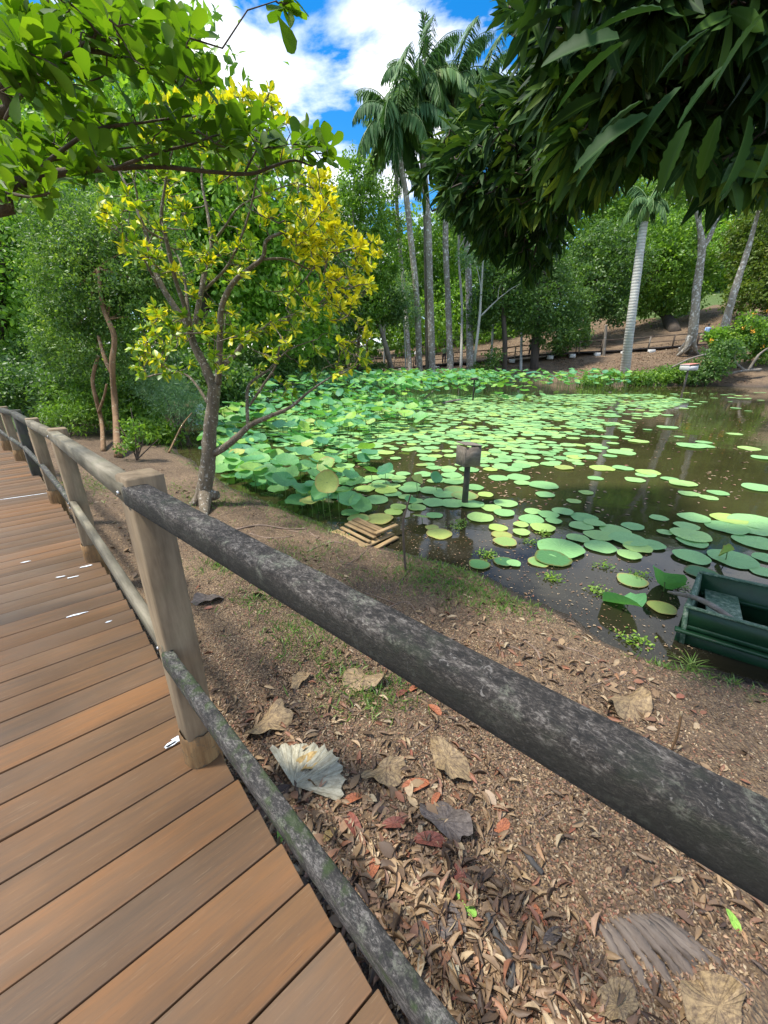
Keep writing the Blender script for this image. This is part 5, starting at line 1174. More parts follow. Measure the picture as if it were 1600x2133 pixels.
# --- slim pale trunks standing between the bigger ones
for px_, tx_, Y_, r_, lb in [(715, 722, 41, .10, 'slim pale trunk furthest left of those beyond the lotus thicket'), (800, 790, 42, .08, 'thin grey trunk behind the leaning grey one at the left of the far shore'), (960, 955, 44, .11, 'thin pale trunk between the third and fourth palms'), (1022, 1030, 43, .09, 'thin straight trunk right behind the slim white forked tree'), (1085, 1078, 44, .10, 'thin grey trunk left of the thick dark trunk'), (668, 672, 40, .09, 'thin grey trunk seen just right of the yellow leaves')]:
    b_ = hit(px_, 772); root = empty('slim_tree', tuple(b_), lb, 'tree'); m_ = MB(); p_ = smooth_path([b_, P((px_*2+tx_)/3+4, 640, Y_), P(tx_, 520, Y_), P(tx_+6, 400, Y_)], 5); m_.tube(p_, rad_interp([r_*1.3, r_, r_*.6], len(p_)), 7, wob=.04)
    tb2 = [blob(tx_+6, 400, 34, 30, Y_), blob(tx_-14, 450, 30, 26, Y_), blob(tx_+24, 470, 28, 24, Y_)]
    for c_, _r in tb2: m_.tube(smooth_path([P(tx_, 520, Y_), (P(tx_, 520, Y_)+c_)/2+np.array([.2, 0, .2]), c_], 4), [r_*.4]*9, 5)
    m_.build('trunk', M['bark_pale'], root, smooth=True); crown('crown', root, M['far'], tb2, 2600, .2, 'oval', clump=.45)
# --- other trees across the pond
def simple(px, py, pts, Y, rads, bark, blobs, mat, n, size, name, label, cat='tree', extra=None, tpl='oval', clump=.5):
    b_ = hit(px, py); return tree(name, label, cat, b_, [b_-np.array([0, 0, .2])]+[P(a, c, Y) for a, c in pts], rads, bark, [blob(*q) for q in blobs], mat, n, size, tpl, extra=extra, clump=clump)
simple(822, 790, [(806, 730), (795, 690), (780, 640)], 36, [.26, .2, .12], 'bark_far', [(760, 600, 46, 46, 36), (800, 640, 44, 36, 36.5), (745, 660, 40, 36, 36)], 'deep', 9000, .22, 'leaning_tree', 'tree with leaning grey trunk at the left end of the far shore')
simple(846, 790, [(843, 700), (838, 640), (838, 560)], 37, [.06, .05, .03], 'bark_pale', [(832, 600, 30, 34, 37), (850, 650, 26, 26, 37)], 'pale', 2600, .17, 'thin_tree', 'thin pale sapling between the leaning tree and the palm cluster', extra=[([P(846, 745, 37), P(853, 738, 37), P(862, 736, 37)], [.03, .01])])
b_ = hit(985, 788)
root = tree('thin_tree', 'slim white forked tree leaning right at the right of the palm cluster', 'tree', b_, [b_, P(991, 730, 36), P(999, 660, 36), P(1003, 600, 36), P(1006, 540, 36)], [.13, .10, .07], 'bark_pale', [blob(985, 530, 26, 20, 36)], 'pale', 900, .18, 'oval', extra=[([P(1002, 658, 36), P(1030, 630, 36), P(1060, 605, 36), P(1085, 590, 36)], [.07, .05, .02]), ([P(1037, 624, 36), P(1040, 600, 36), P(1052, 575, 36)], [.04, .02])])
simple(1050, 785, [(1052, 720), (1048, 640), (1046, 560)], 37, [.24, .2, .14], 'bark_dark', [(1040, 600, 48, 44, 37), (1080, 640, 36, 40, 37.5), (1010, 650, 32, 40, 38), (1060, 560, 50, 34, 38)], 'deep', 12000, .22, 'shade_tree', 'dark trunked tree right of the slim white forked tree')
simple(1113, 768, [(1116, 700), (1118, 620), (1120, 560)], 39, [.42, .32, .24], 'bark_dark', [(1110, 640, 52, 50, 38.5), (1150, 690, 46, 34, 39), (1170, 630, 50, 50, 40), (1120, 560, 60, 44, 40), (1190, 680, 34, 36, 40)], 'deep', 17000, .22, 'shade_tree', 'thick dark trunked tree with low spreading crown in the middle of the far bank')
simple(1225, 708, [(1222, 660), (1215, 600)], 48, [.3, .2], 'bark_dark', [(1240, 600, 58, 62, 46), (1290, 560, 56, 66, 46), (1210, 560, 44, 44, 48), (1260, 520, 60, 50, 48), (1215, 640, 40, 34, 45), (1290, 640, 32, 30, 45)], 'deep', 20000, .26, 'round_tree', 'dense dark green tree left of the pale palm trunk', clump=.6)
simple(1408, 690, [(1385, 655), (1355, 625), (1345, 580)], 49, [.62, .5, .4, .3], 'bark_dark', [(1380, 560, 60, 66, 48), (1350, 620, 36, 36, 49), (1420, 610, 44, 44, 48), (1400, 500, 66, 50, 49), (1450, 560, 50, 50, 50)], 'far', 22000, .28, 'leaning_tree', 'broad green tree with thick dark leaning trunk on the hillside', clump=.6)
simple(1428, 728, [(1442, 700), (1452, 600), (1462, 520), (1455, 460), (1440, 410)], 37, [.62, .36, .30, .26, .16, .08], 'bark_blotch', [(1440, 370, 60, 40, 37), (1500, 350, 50, 40, 37), (1400, 380, 36, 30, 37)], 'far', 5000, .2, 'forked_tree', 'pale blotchy forked tree behind the fallen branch on the right bank',
       extra=[([P(1463, 520, 37), P(1480, 490, 37), P(1500, 440, 37.5), P(1530, 370, 38)], [.2, .14, .06]), ([P(1458, 500, 37), P(1450, 440, 37), P(1425, 380, 37)], [.14, .08, .04]), ([hit(1410, 742), P(1430, 725, 37), P(1438, 700, 37)], [.12, .22, .3]), ([hit(1452, 738), P(1446, 720, 37), P(1442, 690, 37)], [.14, .2, .3])])
simple(1500, 716, [(1515, 660), (1535, 590), (1558, 520), (1580, 440)], 38.5, [.38, .30, .26, .2, .12], 'bark_blotch', [(1590, 380, 50, 44, 38), (1640, 420, 50, 44, 38)], 'olive', 4000, .22, 'leaning_tree', 'leaning mottled trunk near the right edge beyond the pond')
simple(1600, 640, [(1605, 560)], 44, [.3, .2], 'bark_far', [(1590, 560, 56, 66, 43), (1560, 500, 50, 50, 45), (1600, 470, 60, 50, 44), (1550, 620, 34, 30, 42), (1640, 580, 60, 80, 42)], 'olive', 18000, .26, 'olive_tree', 'light olive green tree at the right edge on the hillside', clump=.6)
simple(1540, 600, [(1540, 560)], 60, [.2, .1], 'bark_far', [(1500, 540, 40, 36, 60), (1530, 500, 44, 40, 62)], 'bright', 6000, .34, 'small_tree', 'small bright green tree behind the two leaning trunks', clump=.6)
simple(1330, 640, [(1330, 600)], 60, [.2, .1], 'bark_far', [(1330, 590, 40, 30, 60), (1490, 590, 30, 26, 62)], 'bright', 5000, .32, 'small_tree', 'sunlit bush-like tree on the hill behind the leaning dark trunk', clump=.6)
# short dead stump post near the boardwalk
b_ = hit(1258, 741); stick('dead_snag', [b_-np.array([0, 0, .2]), P(1260, 710, b_[1]), P(1263, 676, b_[1])], [.15, .13, .11], M['bark_far'], 'short broken dead trunk left of the pale palm', 'dead trunk')
# shrubs on the far bank edge
for lb, b_, mt, n, sz in [
    ('low grassy green shrub on the far bank right of the pale palm', [(1345, 788, 50, 16, 31.5), (1400, 780, 40, 18, 31.5)], 'far', 5200, .16),
    ('small green bush at the foot of the pale palm', [(1235, 795, 28, 15, 31.5), (1275, 785, 22, 14, 32)], 'bright', 2600, .15),
    ('tangled green bush hanging over the water near the right edge', [(1480, 760, 44, 24, 31), (1510, 735, 40, 22, 31.5), (1450, 785, 40, 14, 31)], 'deep', 5200, .18),
    ('green bush with orange yellow flowers at the right edge', [(1560, 690, 40, 34, 33), (1600, 720, 40, 36, 33), (1520, 720, 26, 20, 33)], 'far', 6500, .2),
    ('yellow green bush with an orange flower behind the fallen branch', [(1492, 700, 22, 18, 34)], 'bright', 1300, .2),
    ('low bush at the water left of the thick dark trunk', [(925, 790, 24, 14, 34), (1000, 775, 26, 16, 36), (1030, 745, 18, 24, 36)], 'deep', 2800, .18),
    ('leafy bush at the base of the leaning grey trunk', [(780, 770, 30, 22, 37), (700, 740, 60, 40, 37), (640, 760, 60, 24, 33)], 'deep', 7000, .2),
    ('blue green cycad-like shrub by the far boardwalk', [(1205, 700, 30, 24, 42), (1165, 725, 24, 18, 42)], 'deep', 2600, .2)]:
    bb = [blob(*q) for q in b_]; c = bb[0][0]; g0 = float(max(ground_z(np.array([c[0]]), np.array([c[1]]), False)[0], ZW)); root = empty('shrub', (c[0], c[1], g0), lb, 'shrub'); crown('foliage', root, M[mt], bb, n, sz, 'oval', clump=.28, shell=.1)
    m_ = MB(); m_.tube([(c[0], c[1], g0-.2), c], [.06, .03], 5); m_.build('stem', M['bark_dark'], root)
fl = flat('orange_petals', (.75, .35, .02), .5, .2, 5, bs=0); m_ = MB(); V = []; fr = P(1560, 690, 32)
O = np.array([P(a, b_, 31.9) for a, b_ in [(1548, 683), (1566, 690), (1569, 657), (1570, 690), (1480, 712), (1482, 708), (1597, 650), (1590, 722), (1567, 682), (1569, 693), (1600, 700)]]); O = np.repeat(O, 7, 0)+rng.normal(size=(77, 3))*.06
root = [x for x in bpy.data.objects if x.get('label', '').startswith('green bush with orange')][0]
for i_ in range(11):
    j = leaves('oval', O[i_*7:i_*7+7], rdir(7), rdir(7), np.full(7, .13), rng.random(7)); mesh_np('flower', j[0], j[1], fl, root, j[2])
# fallen branch, far stakes
b0 = P(1385, 770, 31); root = empty('fallen_branch', tuple(hit(1540, 770)), 'dark twisted fallen branch reaching over the water at the right bank', 'fallen branch'); m_ = MB()
for pts, rd in [([(1585, 770), (1550, 772), (1510, 778), (1485, 765), (1440, 762)], [.12, .1, .05]), ([(1550, 772), (1530, 750), (1535, 730)], [.1, .04]), ([(1560, 770), (1580, 740), (1600, 725)], [.1, .05]), ([(1485, 768), (1475, 790), (1468, 806)], [.07, .05]), ([(1400, 765), (1435, 748), (1470, 738)], [.05, .07])]:
    p_ = smooth_path(T3(pts, 31), 5); m_.tube(p_, rad_interp(rd, len(p_)), 6, wob=.08)
m_.build('branch', M['bark_far'], root, smooth=True)
for pts, lb in [([(878, 840), (890, 825), (906, 812)], 'short grey branch sticking out of the lotus leaves'), ([(905, 848), (930, 838), (960, 832)], 'low grey branch lying across the lotus leaves')]:
    stick('dead_branch', [P(a, b_, 19) for a, b_ in pts], [.06, .05, .03], M['bark_far'], lb, 'branch')
# small green roof of a shelter at the far bank
q = P(1093, 778, 33); g0 = hit(1093, 790); root = empty('duck_shelter', (q[0], q[1], ZW), 'low green sloping roof on short legs among the far lotus leaves', 'shelter')
m_ = MB(); m_.box(q, (1.7, .9, .05), ax=[unit(np.array([1, 0, .18])), [0, 1, 0], unit(np.array([-.18, 0, 1]))], bev=.01); m_.build('roof', flat('green_sheet', (.06, .20, .14), .5, .2, 3), root)
for sx in (-.7, .7):
    for sy in (-.35, .35): m_ = MB(); m_.tube([(q[0]+sx, q[1]+sy, ZW-.2), (q[0]+sx, q[1]+sy, q[2]+sx*.17)], [.03, .03], 6); m_.build('leg', M['rail_far'], root)

# --- far boardwalk
FB = np.array([P(a, b_, Y) for a, b_, Y in [(560, 776, 43), (700, 768, 43.5), (780, 767, 43.5), (860, 766, 43.5), (950, 757, 43), (1020, 752, 42.5), (1100, 742, 42), (1200, 735, 41.5), (1290, 731, 41), (1360, 726, 40), (1440, 720, 39.5), (1500, 717, 39), (1620, 712, 38.5), (1720, 708, 38)]])
fbw = empty('far_boardwalk', tuple(FB[4]), 'long dark far boardwalk with thin railings on white blocks across the pond', 'boardwalk')
def far_beam(name, dz, wd, ht, mat, off=0):
    m_ = MB()
    for a, b_ in zip(FB, FB[1:]): m_.beam(a+np.array([0, off, dz]), b_+np.array([0, off, dz]), wd, ht, 0)
    m_.build(name, M[mat], fbw)
far_beam('deck', .02, 1.6, .16, 'beam_far', .8); far_beam('rail', 1.02, .06, .09, 'rail_far'); far_beam('rail', .55, .05, .07, 'rail_far'); far_beam('rail', 1.02, .06, .09, 'rail_far', 1.6)
sF = np.linalg.norm(np.diff(FB, axis=0), axis=1).sum()
for s in np.arange(.8, sF, 2.0):
    q = along(FB, s); m_ = MB(); m_.box(q+np.array([0, 0, .5]), (.10, .10, 1.15)); m_.build('post', M['rail_far' if s % 6 > 2 else 'wood_grey'], fbw, attrs={'g': np.concatenate(m_.V)})
for px in (795, 835, 872, 910, 1066, 1145, 1192, 1243, 1300, 1357, 1420):
    i = np.argmin([abs(0)]); best = None
    for s in np.linspace(0, sF, 900):
        q = along(FB, s); xx = 800+F*q[0]/dep(q)
        if best is None or abs(xx-px) < best[0]: best = (abs(xx-px), q)
    q = best[1]; m_ = MB(); m_.box(q+np.array([0, -.15, -.24]), (.50, .42, .34), bev=.02); m_.build('concrete_block', M['concrete'], fbw)
# people on it
def person(px, Y, z0, pose, shirt, trous, skin, hair, label):
    s_ = (px-800)/F; d_ = ray(px, 745); x = d_[0]*Y/d_[1]; root = empty('person', (x, Y, z0), label, 'person')
    sw = pose
    J = {'pel': (0, 0, .95), 'chest': (0, .02, 1.30), 'neck': (0, .02, 1.47), 'hd': (0, .0, 1.60), 'ht': (0, 0, 1.70), 'ls': (-.18, 0, 1.41), 'rs': (.18, 0, 1.41), 'le': (-.24, .04-sw, 1.13), 're': (.24, .04+sw, 1.13), 'lh': (-.22, -.1-sw, .90), 'rh': (.22, -.1+sw, .92),
         'lp': (-.10, 0, .90), 'rp': (.10, 0, .90), 'lk': (-.11, -.03+sw, .50), 'rk': (.11, -.03-sw, .50), 'la': (-.11, .05+sw*1.2, .08), 'ra': (.11, .05-sw*1.2, .08), 'lt': (-.12, -.12+sw*1.2, .03), 'rt': (.12, -.12-sw*1.2, .03)}
    ed = [('pel', 'chest'), ('chest', 'neck'), ('neck', 'hd'), ('hd', 'ht'), ('chest', 'ls'), ('chest', 'rs'), ('ls', 'le'), ('rs', 're'), ('le', 'lh'), ('re', 'rh'), ('pel', 'lp'), ('pel', 'rp'), ('lp', 'lk'), ('rp', 'rk'), ('lk', 'la'), ('rk', 'ra'), ('la', 'lt'), ('ra', 'rt')]
    rd = dict(pel=.13, chest=.145, neck=.06, hd=.10, ht=.075, ls=.07, rs=.07, le=.042, re=.042, lh=.03, rh=.03, lp=.095, rp=.095, lk=.06, rk=.06, la=.04, ra=.04, lt=.035, rt=.035)
    ks = list(J); me = bpy.data.meshes.new('body'); me.from_pydata([J[k] for k in ks], [(ks.index(a), ks.index(b_)) for a, b_ in ed], []); o = bpy.data.objects.new('body', me); col.objects.link(o); o.parent = root
    md = o.modifiers.new('skin', 'SKIN'); 
    for i, k in enumerate(ks): me.skin_vertices[0].data[i].radius = (rd[k], rd[k]*.8); me.skin_vertices[0].data[i].use_root = (i == 0)
    sb = o.modifiers.new('sub', 'SUBSURF'); sb.levels = 1; sb.render_levels = 1; me.materials.append(skin)
    def tubeo(nm, pts, r_, mat, n=10): m_ = MB(); m_.tube(smooth_path([np.array([x, Y, z0])+np.array(p) for p in pts], 4), rad_interp(r_, (len(pts)-1)*4+1 if len(pts) > 2 else 5), n); m_.build(nm, mat, root, smooth=True)
    tubeo('shirt', [(0, 0, .90), (0, .01, 1.15), (0, .02, 1.36), (0, .02, 1.46)], [.155, .165, .18, .09], shirt)
    for sg, e in ((-1, J['le']), (1, J['re'])): tubeo('sleeve', [(sg*.15, 0, 1.41), (sg*.2, 0, 1.3), tuple(e)], [.085, .075, .06], shirt)
    for a, b_, c in (('lp', 'lk', 'la'), ('rp', 'rk', 'ra')): tubeo('trouser_leg', [J[a], J[b_], J[c]], [.115, .085, .065], trous)
    tubeo('hair', [(0, .03, 1.60), (0, .02, 1.70), (0, .01, 1.76)], [.11, .105, .04], hair)
sk = flat('skin', (.30, .17, .11), .5, .1, 5, bs=0); hr = flat('hair_dark', (.02, .015, .01), .6, .1, 5, bs=0)
def fbz(px):
    best = None
    for s in np.linspace(0, sF, 600):
        q = along(FB, s); xx = 800+F*q[0]/dep(q)
        if best is None or abs(xx-px) < best[0]: best = (abs(xx-px), q)
    return best[1]
cw = flat('white_shirt', (.75, .75, .75), .7, .05, 5, bs=0); cb_ = flat('blue_shirt', (.35, .50, .75), .7, .05, 5, bs=0); cp = flat('purple_shirt', (.25, .06, .22), .7, .05, 5, bs=0); cg = flat('green_shirt', (.18, .28, .12), .7, .05, 5, bs=0); ct = flat('dark_trousers', (.03, .03, .05), .7, .05, 5, bs=0)
for px, sh, po, lb in [(869, cw, .12, 'person in a white shirt walking on the far boardwalk behind the palm trunks'), (925, cg, .08, 'person in a dull green top on the far boardwalk between palm trunks'), (1105, cp, .15, 'person in a purple top beside the thick dark trunk'), (1459, cb_, .1, 'person in a light blue shirt partly hidden by the forked tree')]:
    q = fbz(px); person(px, q[1]+.8, q[2]+.1, po, sh, ct, sk, hr, lb)

# ------------------------------------------------------------------ litter, grass, roots and single fallen leaves
def on_land(x, y):
    ok_ = ~inpoly(x, y, POND); d_ = pdist(x, y, POND); ok_ &= d_ > .06
    # right of the deck edge
    side = np.zeros(len(x), bool); best = np.full(len(x), 1e9)
    for i in range(len(EDGE)-1):
        a = EDGE[i]; e = EDGE[i+1]-a; L2 = (e**2).sum(); t_ = np.clip(((x-a[0])*e[0]+(y-a[1])*e[1])/L2, 0, 1); dd = np.hypot(x-a[0]-t_*e[0], y-a[1]-t_*e[1]); cr = e[0]*(y-a[1])-e[1]*(x-a[0]); m__ = dd < best; best = np.where(m__, dd, best); side = np.where(m__, cr < 0, side)
    return ok_ & (side | (best < .10)) , d_
def scatter(n, rmin, rmax, amin=-50, amax=62, power=0):
    r_ = rmin*(rmax/rmin)**rng.random(n); a = np.radians(rng.uniform(amin, amax, n)); x = r_*np.sin(a); y = r_*np.cos(a); o_, d_ = on_land(x, y); return x[o_], y[o_], d_[o_]
def flatleaf(x, y, size, tpl, lift=.004, tilt=.35, v=None, nz_=None):
    n = len(x); z = ground_z(x, y)+lift; a = rng.random(n)*6.283; D = np.stack([np.cos(a), np.sin(a), rng.normal(size=n)*tilt*.5], 1); Nn = np.stack([rng.normal(size=n)*tilt, rng.normal(size=n)*tilt, np.ones(n)], 1)
    S = size*(.55+.8*rng.random(n)); O = np.stack([x, y, z], 1)-D*S[:, None]*.5*np.array([1, 1, .6]); O[:, 2] += np.abs(D[:, 2])*S*.4
    return leaves(tpl, O, D, Nn, S, rng.random(n) if v is None else v)
x, y, d_ = scatter(230000, .42, 8)
cl = vnoise(x*2.2, y*2.2, 21); k = rng.random(len(x)) < np.clip(cl*1.5, .25, 1); x, y, d_ = x[k], y[k], d_[k]
j1 = flatleaf(x, y, .0145, 'dia', .002, .5)
x, y, d_ = scatter(30000, .4, 8); cl = vnoise(x*1.6+3, y*1.6, 22); near_ = np.exp(-((x-.22)**2+(y-.55)**2)/.16); k = rng.random(len(x)) < np.clip((cl-.55)*.8+near_*.8+.10*(d_ < .9), .02, .9)*1.0; x, y, d_ = x[k], y[k], d_[k]
lan = T_leaf([(.25, .10), (.55, .15), (.82, .09)], .7, .30)
j2 = flatleaf(x, y, .056, lan, .006, .55)
x, y, d_ = scatter(9000, .4, 9); cl = vnoise(x*1.3+9, y*1.3, 23); k = rng.random(len(x)) < np.clip((cl-.4)*1.2, .01, .6); j3 = flatleaf(x[k], y[k], .060, TL['oval'], .006, .4)
V, Fs, at = join([j1, j2, j3]); o = mesh_np('leaf_litter', V, Fs, M['litter'], None, at); tag(o, 'brown carpet of dry leaves and wood chips over the bare bank', 'leaf litter', kind='stuff')
print('litter', len(V))
# leaves strewn over the far slope
n = 60000; a = np.radians(rng.uniform(-8, 46, n)); r_ = rng.uniform(29, 62, n); x = r_*np.sin(a); y = r_*np.cos(a); k = ~inpoly(x, y, POND) & (pdist(x, y, POND) > .3) & (vnoise(x*.35, y*.35, 51) > .35); x, y = x[k], y[k]
j = flatleaf(x, y, .13, 'dia', .02, .4); o = mesh_np('far_leaf_litter', j[0], j[1], M['litter'], None, j[2]); tag(o, 'dry leaves strewn over the bare slope across the pond', 'leaf litter', kind='stuff')
# floating debris on the pond
n = 9000; r_ = 2.6*(30/2.6)**rng.random(n); a = np.radians(rng.uniform(-10, 44, n)); x = r_*np.sin(a); y = r_*np.cos(a); k = inpoly(x, y, POND) & (rng.random(n) < np.where(r_ < 5.5, .9, .16+.3*(vnoise(x*.5, y*.5, 30) > .5))); x, y, r_ = x[k], y[k], r_[k]; n = len(x)
a = rng.random(n)*6.28; D = np.stack([np.cos(a), np.sin(a), np.zeros(n)], 1); S = np.where(r_ < 5.5, .010+.02*rng.random(n)**3, .03+.05*rng.random(n))*(.6+.8*rng.random(n))
j = leaves('oval', np.stack([x, y, np.full(n, ZW+.006)], 1), D, np.tile([[0, 0, 1.]], (n, 1))+rng.normal(size=(n, 3))*.05, S, rng.random(n)*.6+.35); o = mesh_np('floating_debris', j[0], j[1], M['litter'], None, j[2]); tag(o, 'tiny fallen leaves and scum floating on the dark pond', 'floating debris', kind='stuff')
# duckweed rosettes
x, y = G(1250, 1225, ZW)[:2]; n = 900; cs = np.array([G(a, b_, ZW) for a, b_ in [(1330, 1200), (1245, 1232), (1105, 1130), (1135, 1115), (1020, 1160), (1415, 1225), (1320, 1334), (960, 1090), (950, 1100), (1150, 1205), (1260, 1180), (1010, 1155)]])
O = cs[rng.integers(0, len(cs), n)]+rng.normal(size=(n, 3))*np.array([.05, .05, .006])+np.array([0, 0, .012]); D = rdir(n)*np.array([1, 1, .3])+np.array([0, 0, .35]); j = leaves('oval', O, D, rdir(n)*.4+np.array([0, 0, 1.]), .018+.02*rng.random(n), rng.random(n))
o = mesh_np('water_weed', j[0], j[1], M['far'], None, j[2]); tag(o, 'small tufts of floating green water weed near the bank', 'water weed', kind='stuff')
# grass
gx = []; gy = []
for a, b_, r_, n in [(450, 1045, .3, 300), (230, 1010, .6, 700), (470, 1180, .16, 160), (560, 1190, .25, 250), (545, 1250, .16, 160), (620, 1300, .16, 160), (640, 1340, .14, 120), (790, 1440, .13, 170), (750, 1460, .14, 110), (720, 1420, .1, 60), (665, 1370, .13, 80), (640, 1150, .25, 200), (1330, 1350, .05, 20), (880, 1195, .3, 500), (1000, 1240, .22, 300), (1060, 1260, .18, 220), (930, 1210, .25, 320), (1430, 1385, .05, 30), (1530, 1395, .06, 30), (560, 1050, .5, 250), (640, 1090, .3, 200), (520, 1030, .4, 200)]:
    q = onground(a, b_); gx.append(q[0]+rng.normal(size=n)*r_); gy.append(q[1]+rng.normal(size=n)*r_*.6)
# bank edge
pe = along(np.array(POND[2:24]), np.linspace(0, 14, 2600)); k = vnoise(pe[:, 0]*2.3, pe[:, 1]*2.3, 40) > .5; pe = pe[k]; gx.append(pe[:, 0]-.08+rng.normal(size=len(pe))*.07); gy.append(pe[:, 1]-.08+rng.normal(size=len(pe))*.07)
gx = np.concatenate(gx); gy = np.concatenate(gy); o_, _ = on_land(gx, gy); gx, gy = gx[o_], gy[o_]; gx = np.repeat(gx, 2)+rng.normal(size=len(gx)*2)*.012; gy = np.repeat(gy, 2)+rng.normal(size=len(gy)*2)*.012; n = len(gx)
D = rdir(n)*np.array([.8, .8, .2])+np.array([0, 0, .75]); S = .025+.05*rng.random(n)**1.5; j = leaves(T_leaf([(.5, .05)], .2, .3), np.stack([gx, gy, ground_z(gx, gy)-.002], 1), D, rdir(n), S, rng.random(n), wscale=np.full(n, 1.2))
o = mesh_np('grass', j[0], j[1], M['grass'], None, j[2]); tag(o, 'short green grass patches on the bank and beside the path', 'grass', kind='stuff')
# a bigger grass tuft at the boat
q = onground(1438, 1388); n = 46; D = rdir(n)*np.array([1, 1, .1])+np.array([0, 0, .7]); j = leaves(T_leaf([(.3, .02), (.7, .016)], .1, .5), q+rng.normal(size=(n, 3))*np.array([.012, .012, 0]), D, rdir(n)*.3+np.array([0, 0, 1.]), .07+.09*rng.random(n), rng.random(n)*.7+.3); o = mesh_np('grass_tuft', j[0], j[1], M['grass'], None, j[2]); tag(o, 'spidery grass tuft growing against the side of the green boat', 'grass tuft')
# roots and thin twigs tangled on the bank
m_ = MB()
def gpath(px, rise=.01): 
    out = []
    for a, b_ in px: q = onground(a, b_); out.append(q+np.array([0, 0, rise])) 
    return smooth_path(out, 4)
for px, r_ in [([(490, 1105), (540, 1095), (600, 1103), (640, 1102)], .012), ([(520, 1112), (560, 1122), (610, 1118)], .009), ([(630, 1100), (660, 1120), (670, 1140)], .006), ([(600, 1105), (650, 1115), (700, 1128), (720, 1135)], .006), ([(640, 1150), (690, 1130), (740, 1140)], .008), ([(700, 1145), (705, 1165), (715, 1170)], .006), ([(720, 1180), (760, 1150), (790, 1120)], .005), ([(760, 1120), (800, 1125), (790, 1135)], .005),
               ([(760, 1235), (790, 1245), (830, 1260)], .005), ([(850, 1190), (830, 1220), (820, 1240)], .007), ([(870, 1200), (930, 1215), (980, 1230), (1010, 1228)], .005), ([(800, 1270), (850, 1255), (880, 1300), (920, 1330)], .006), ([(1085, 1330), (1120, 1360), (1130, 1410)], .008), ([(1010, 1335), (1070, 1350), (1110, 1370)], .007), ([(1130, 1300), (1180, 1290), (1200, 1300)], .004), ([(1230, 1430), (1290, 1410), (1310, 1400)], .005), ([(1370, 1400), (1400, 1375), (1410, 1372)], .004), ([(1450, 1395), (1530, 1395)], .005),
               ([(600, 1530), (700, 1460), (760, 1440), (800, 1430)], .0035), ([(820, 1570), (900, 1510), (960, 1495)], .0035), ([(500, 1490), (540, 1470), (580, 1500)], .003), ([(1180, 1350), (1240, 1370), (1280, 1400), (1340, 1420)], .006), ([(1000, 1390), (1060, 1400), (1090, 1430)], .005)]:
    p_ = gpath(px, r_*.6); m_.tube(p_, rad_interp([r_, r_*.9, r_*.5], len(p_)), 6, wob=.1)
for _ in range(170):
    a, b_ = random.choice([(random.uniform(850, 1580), random.uniform(1280, 1480)), (random.uniform(560, 1000), random.uniform(1130, 1300)), (random.uniform(600, 1500), random.uniform(1500, 2080))]); 
    q = onground(a, b_); o_, _d = on_land(q[:1], q[1:2])
    if not o_[0]: continue
    an = random.random()*6.28; l_ = random.uniform(.03, .12); p_ = [q+np.array([math.cos(an)*l_*t_, math.sin(an)*l_*t_, .006+.01*random.random()])+np.array([random.gauss(0, .004), random.gauss(0, .004), 0]) for t_ in (-.5, 0, .5)]
    m_.tube(smooth_path(p_, 3), rad_interp([.002, .0012], 7), 4, cap=False, a=random.random())
o = m_.build('roots_and_twigs', M['root'], smooth=True); tag(o, 'tangle of brown surface roots and thin twigs over the bank', 'twigs', kind='stuff')
for px, r_, lb in [([(1015, 1905), (1035, 1955), (1065, 2010), (1060, 2060)], .013, 'long dark rotting stick lying below the bright green leaf'), ([(1085, 1765), (1110, 1800), (1130, 1822)], .011, 'short thick dark stick right of the grey crumpled leaf'), ([(1080, 2000), (1130, 2022)], .008, 'small dark stick right of the long rotting stick'), ([(1398, 1563), (1412, 1530), (1420, 1482)], .006, 'bent light brown stick standing up behind the near rail')]:
    if px[0][0] == 1398:
        q = onground(1398, 1563); p_ = [q, V_(1412, 1530, q), V_(1420, 1482, q)]
    else: p_ = [onground(a, b_)+np.array([0, 0, r_*.6]) for a, b_ in px]
    stick('stick', p_, [r_*.7, r_, r_*.8], M['darkstick'] if px[0][0] != 1398 else M['bark_orange'], lb, 'stick', wob=.1)
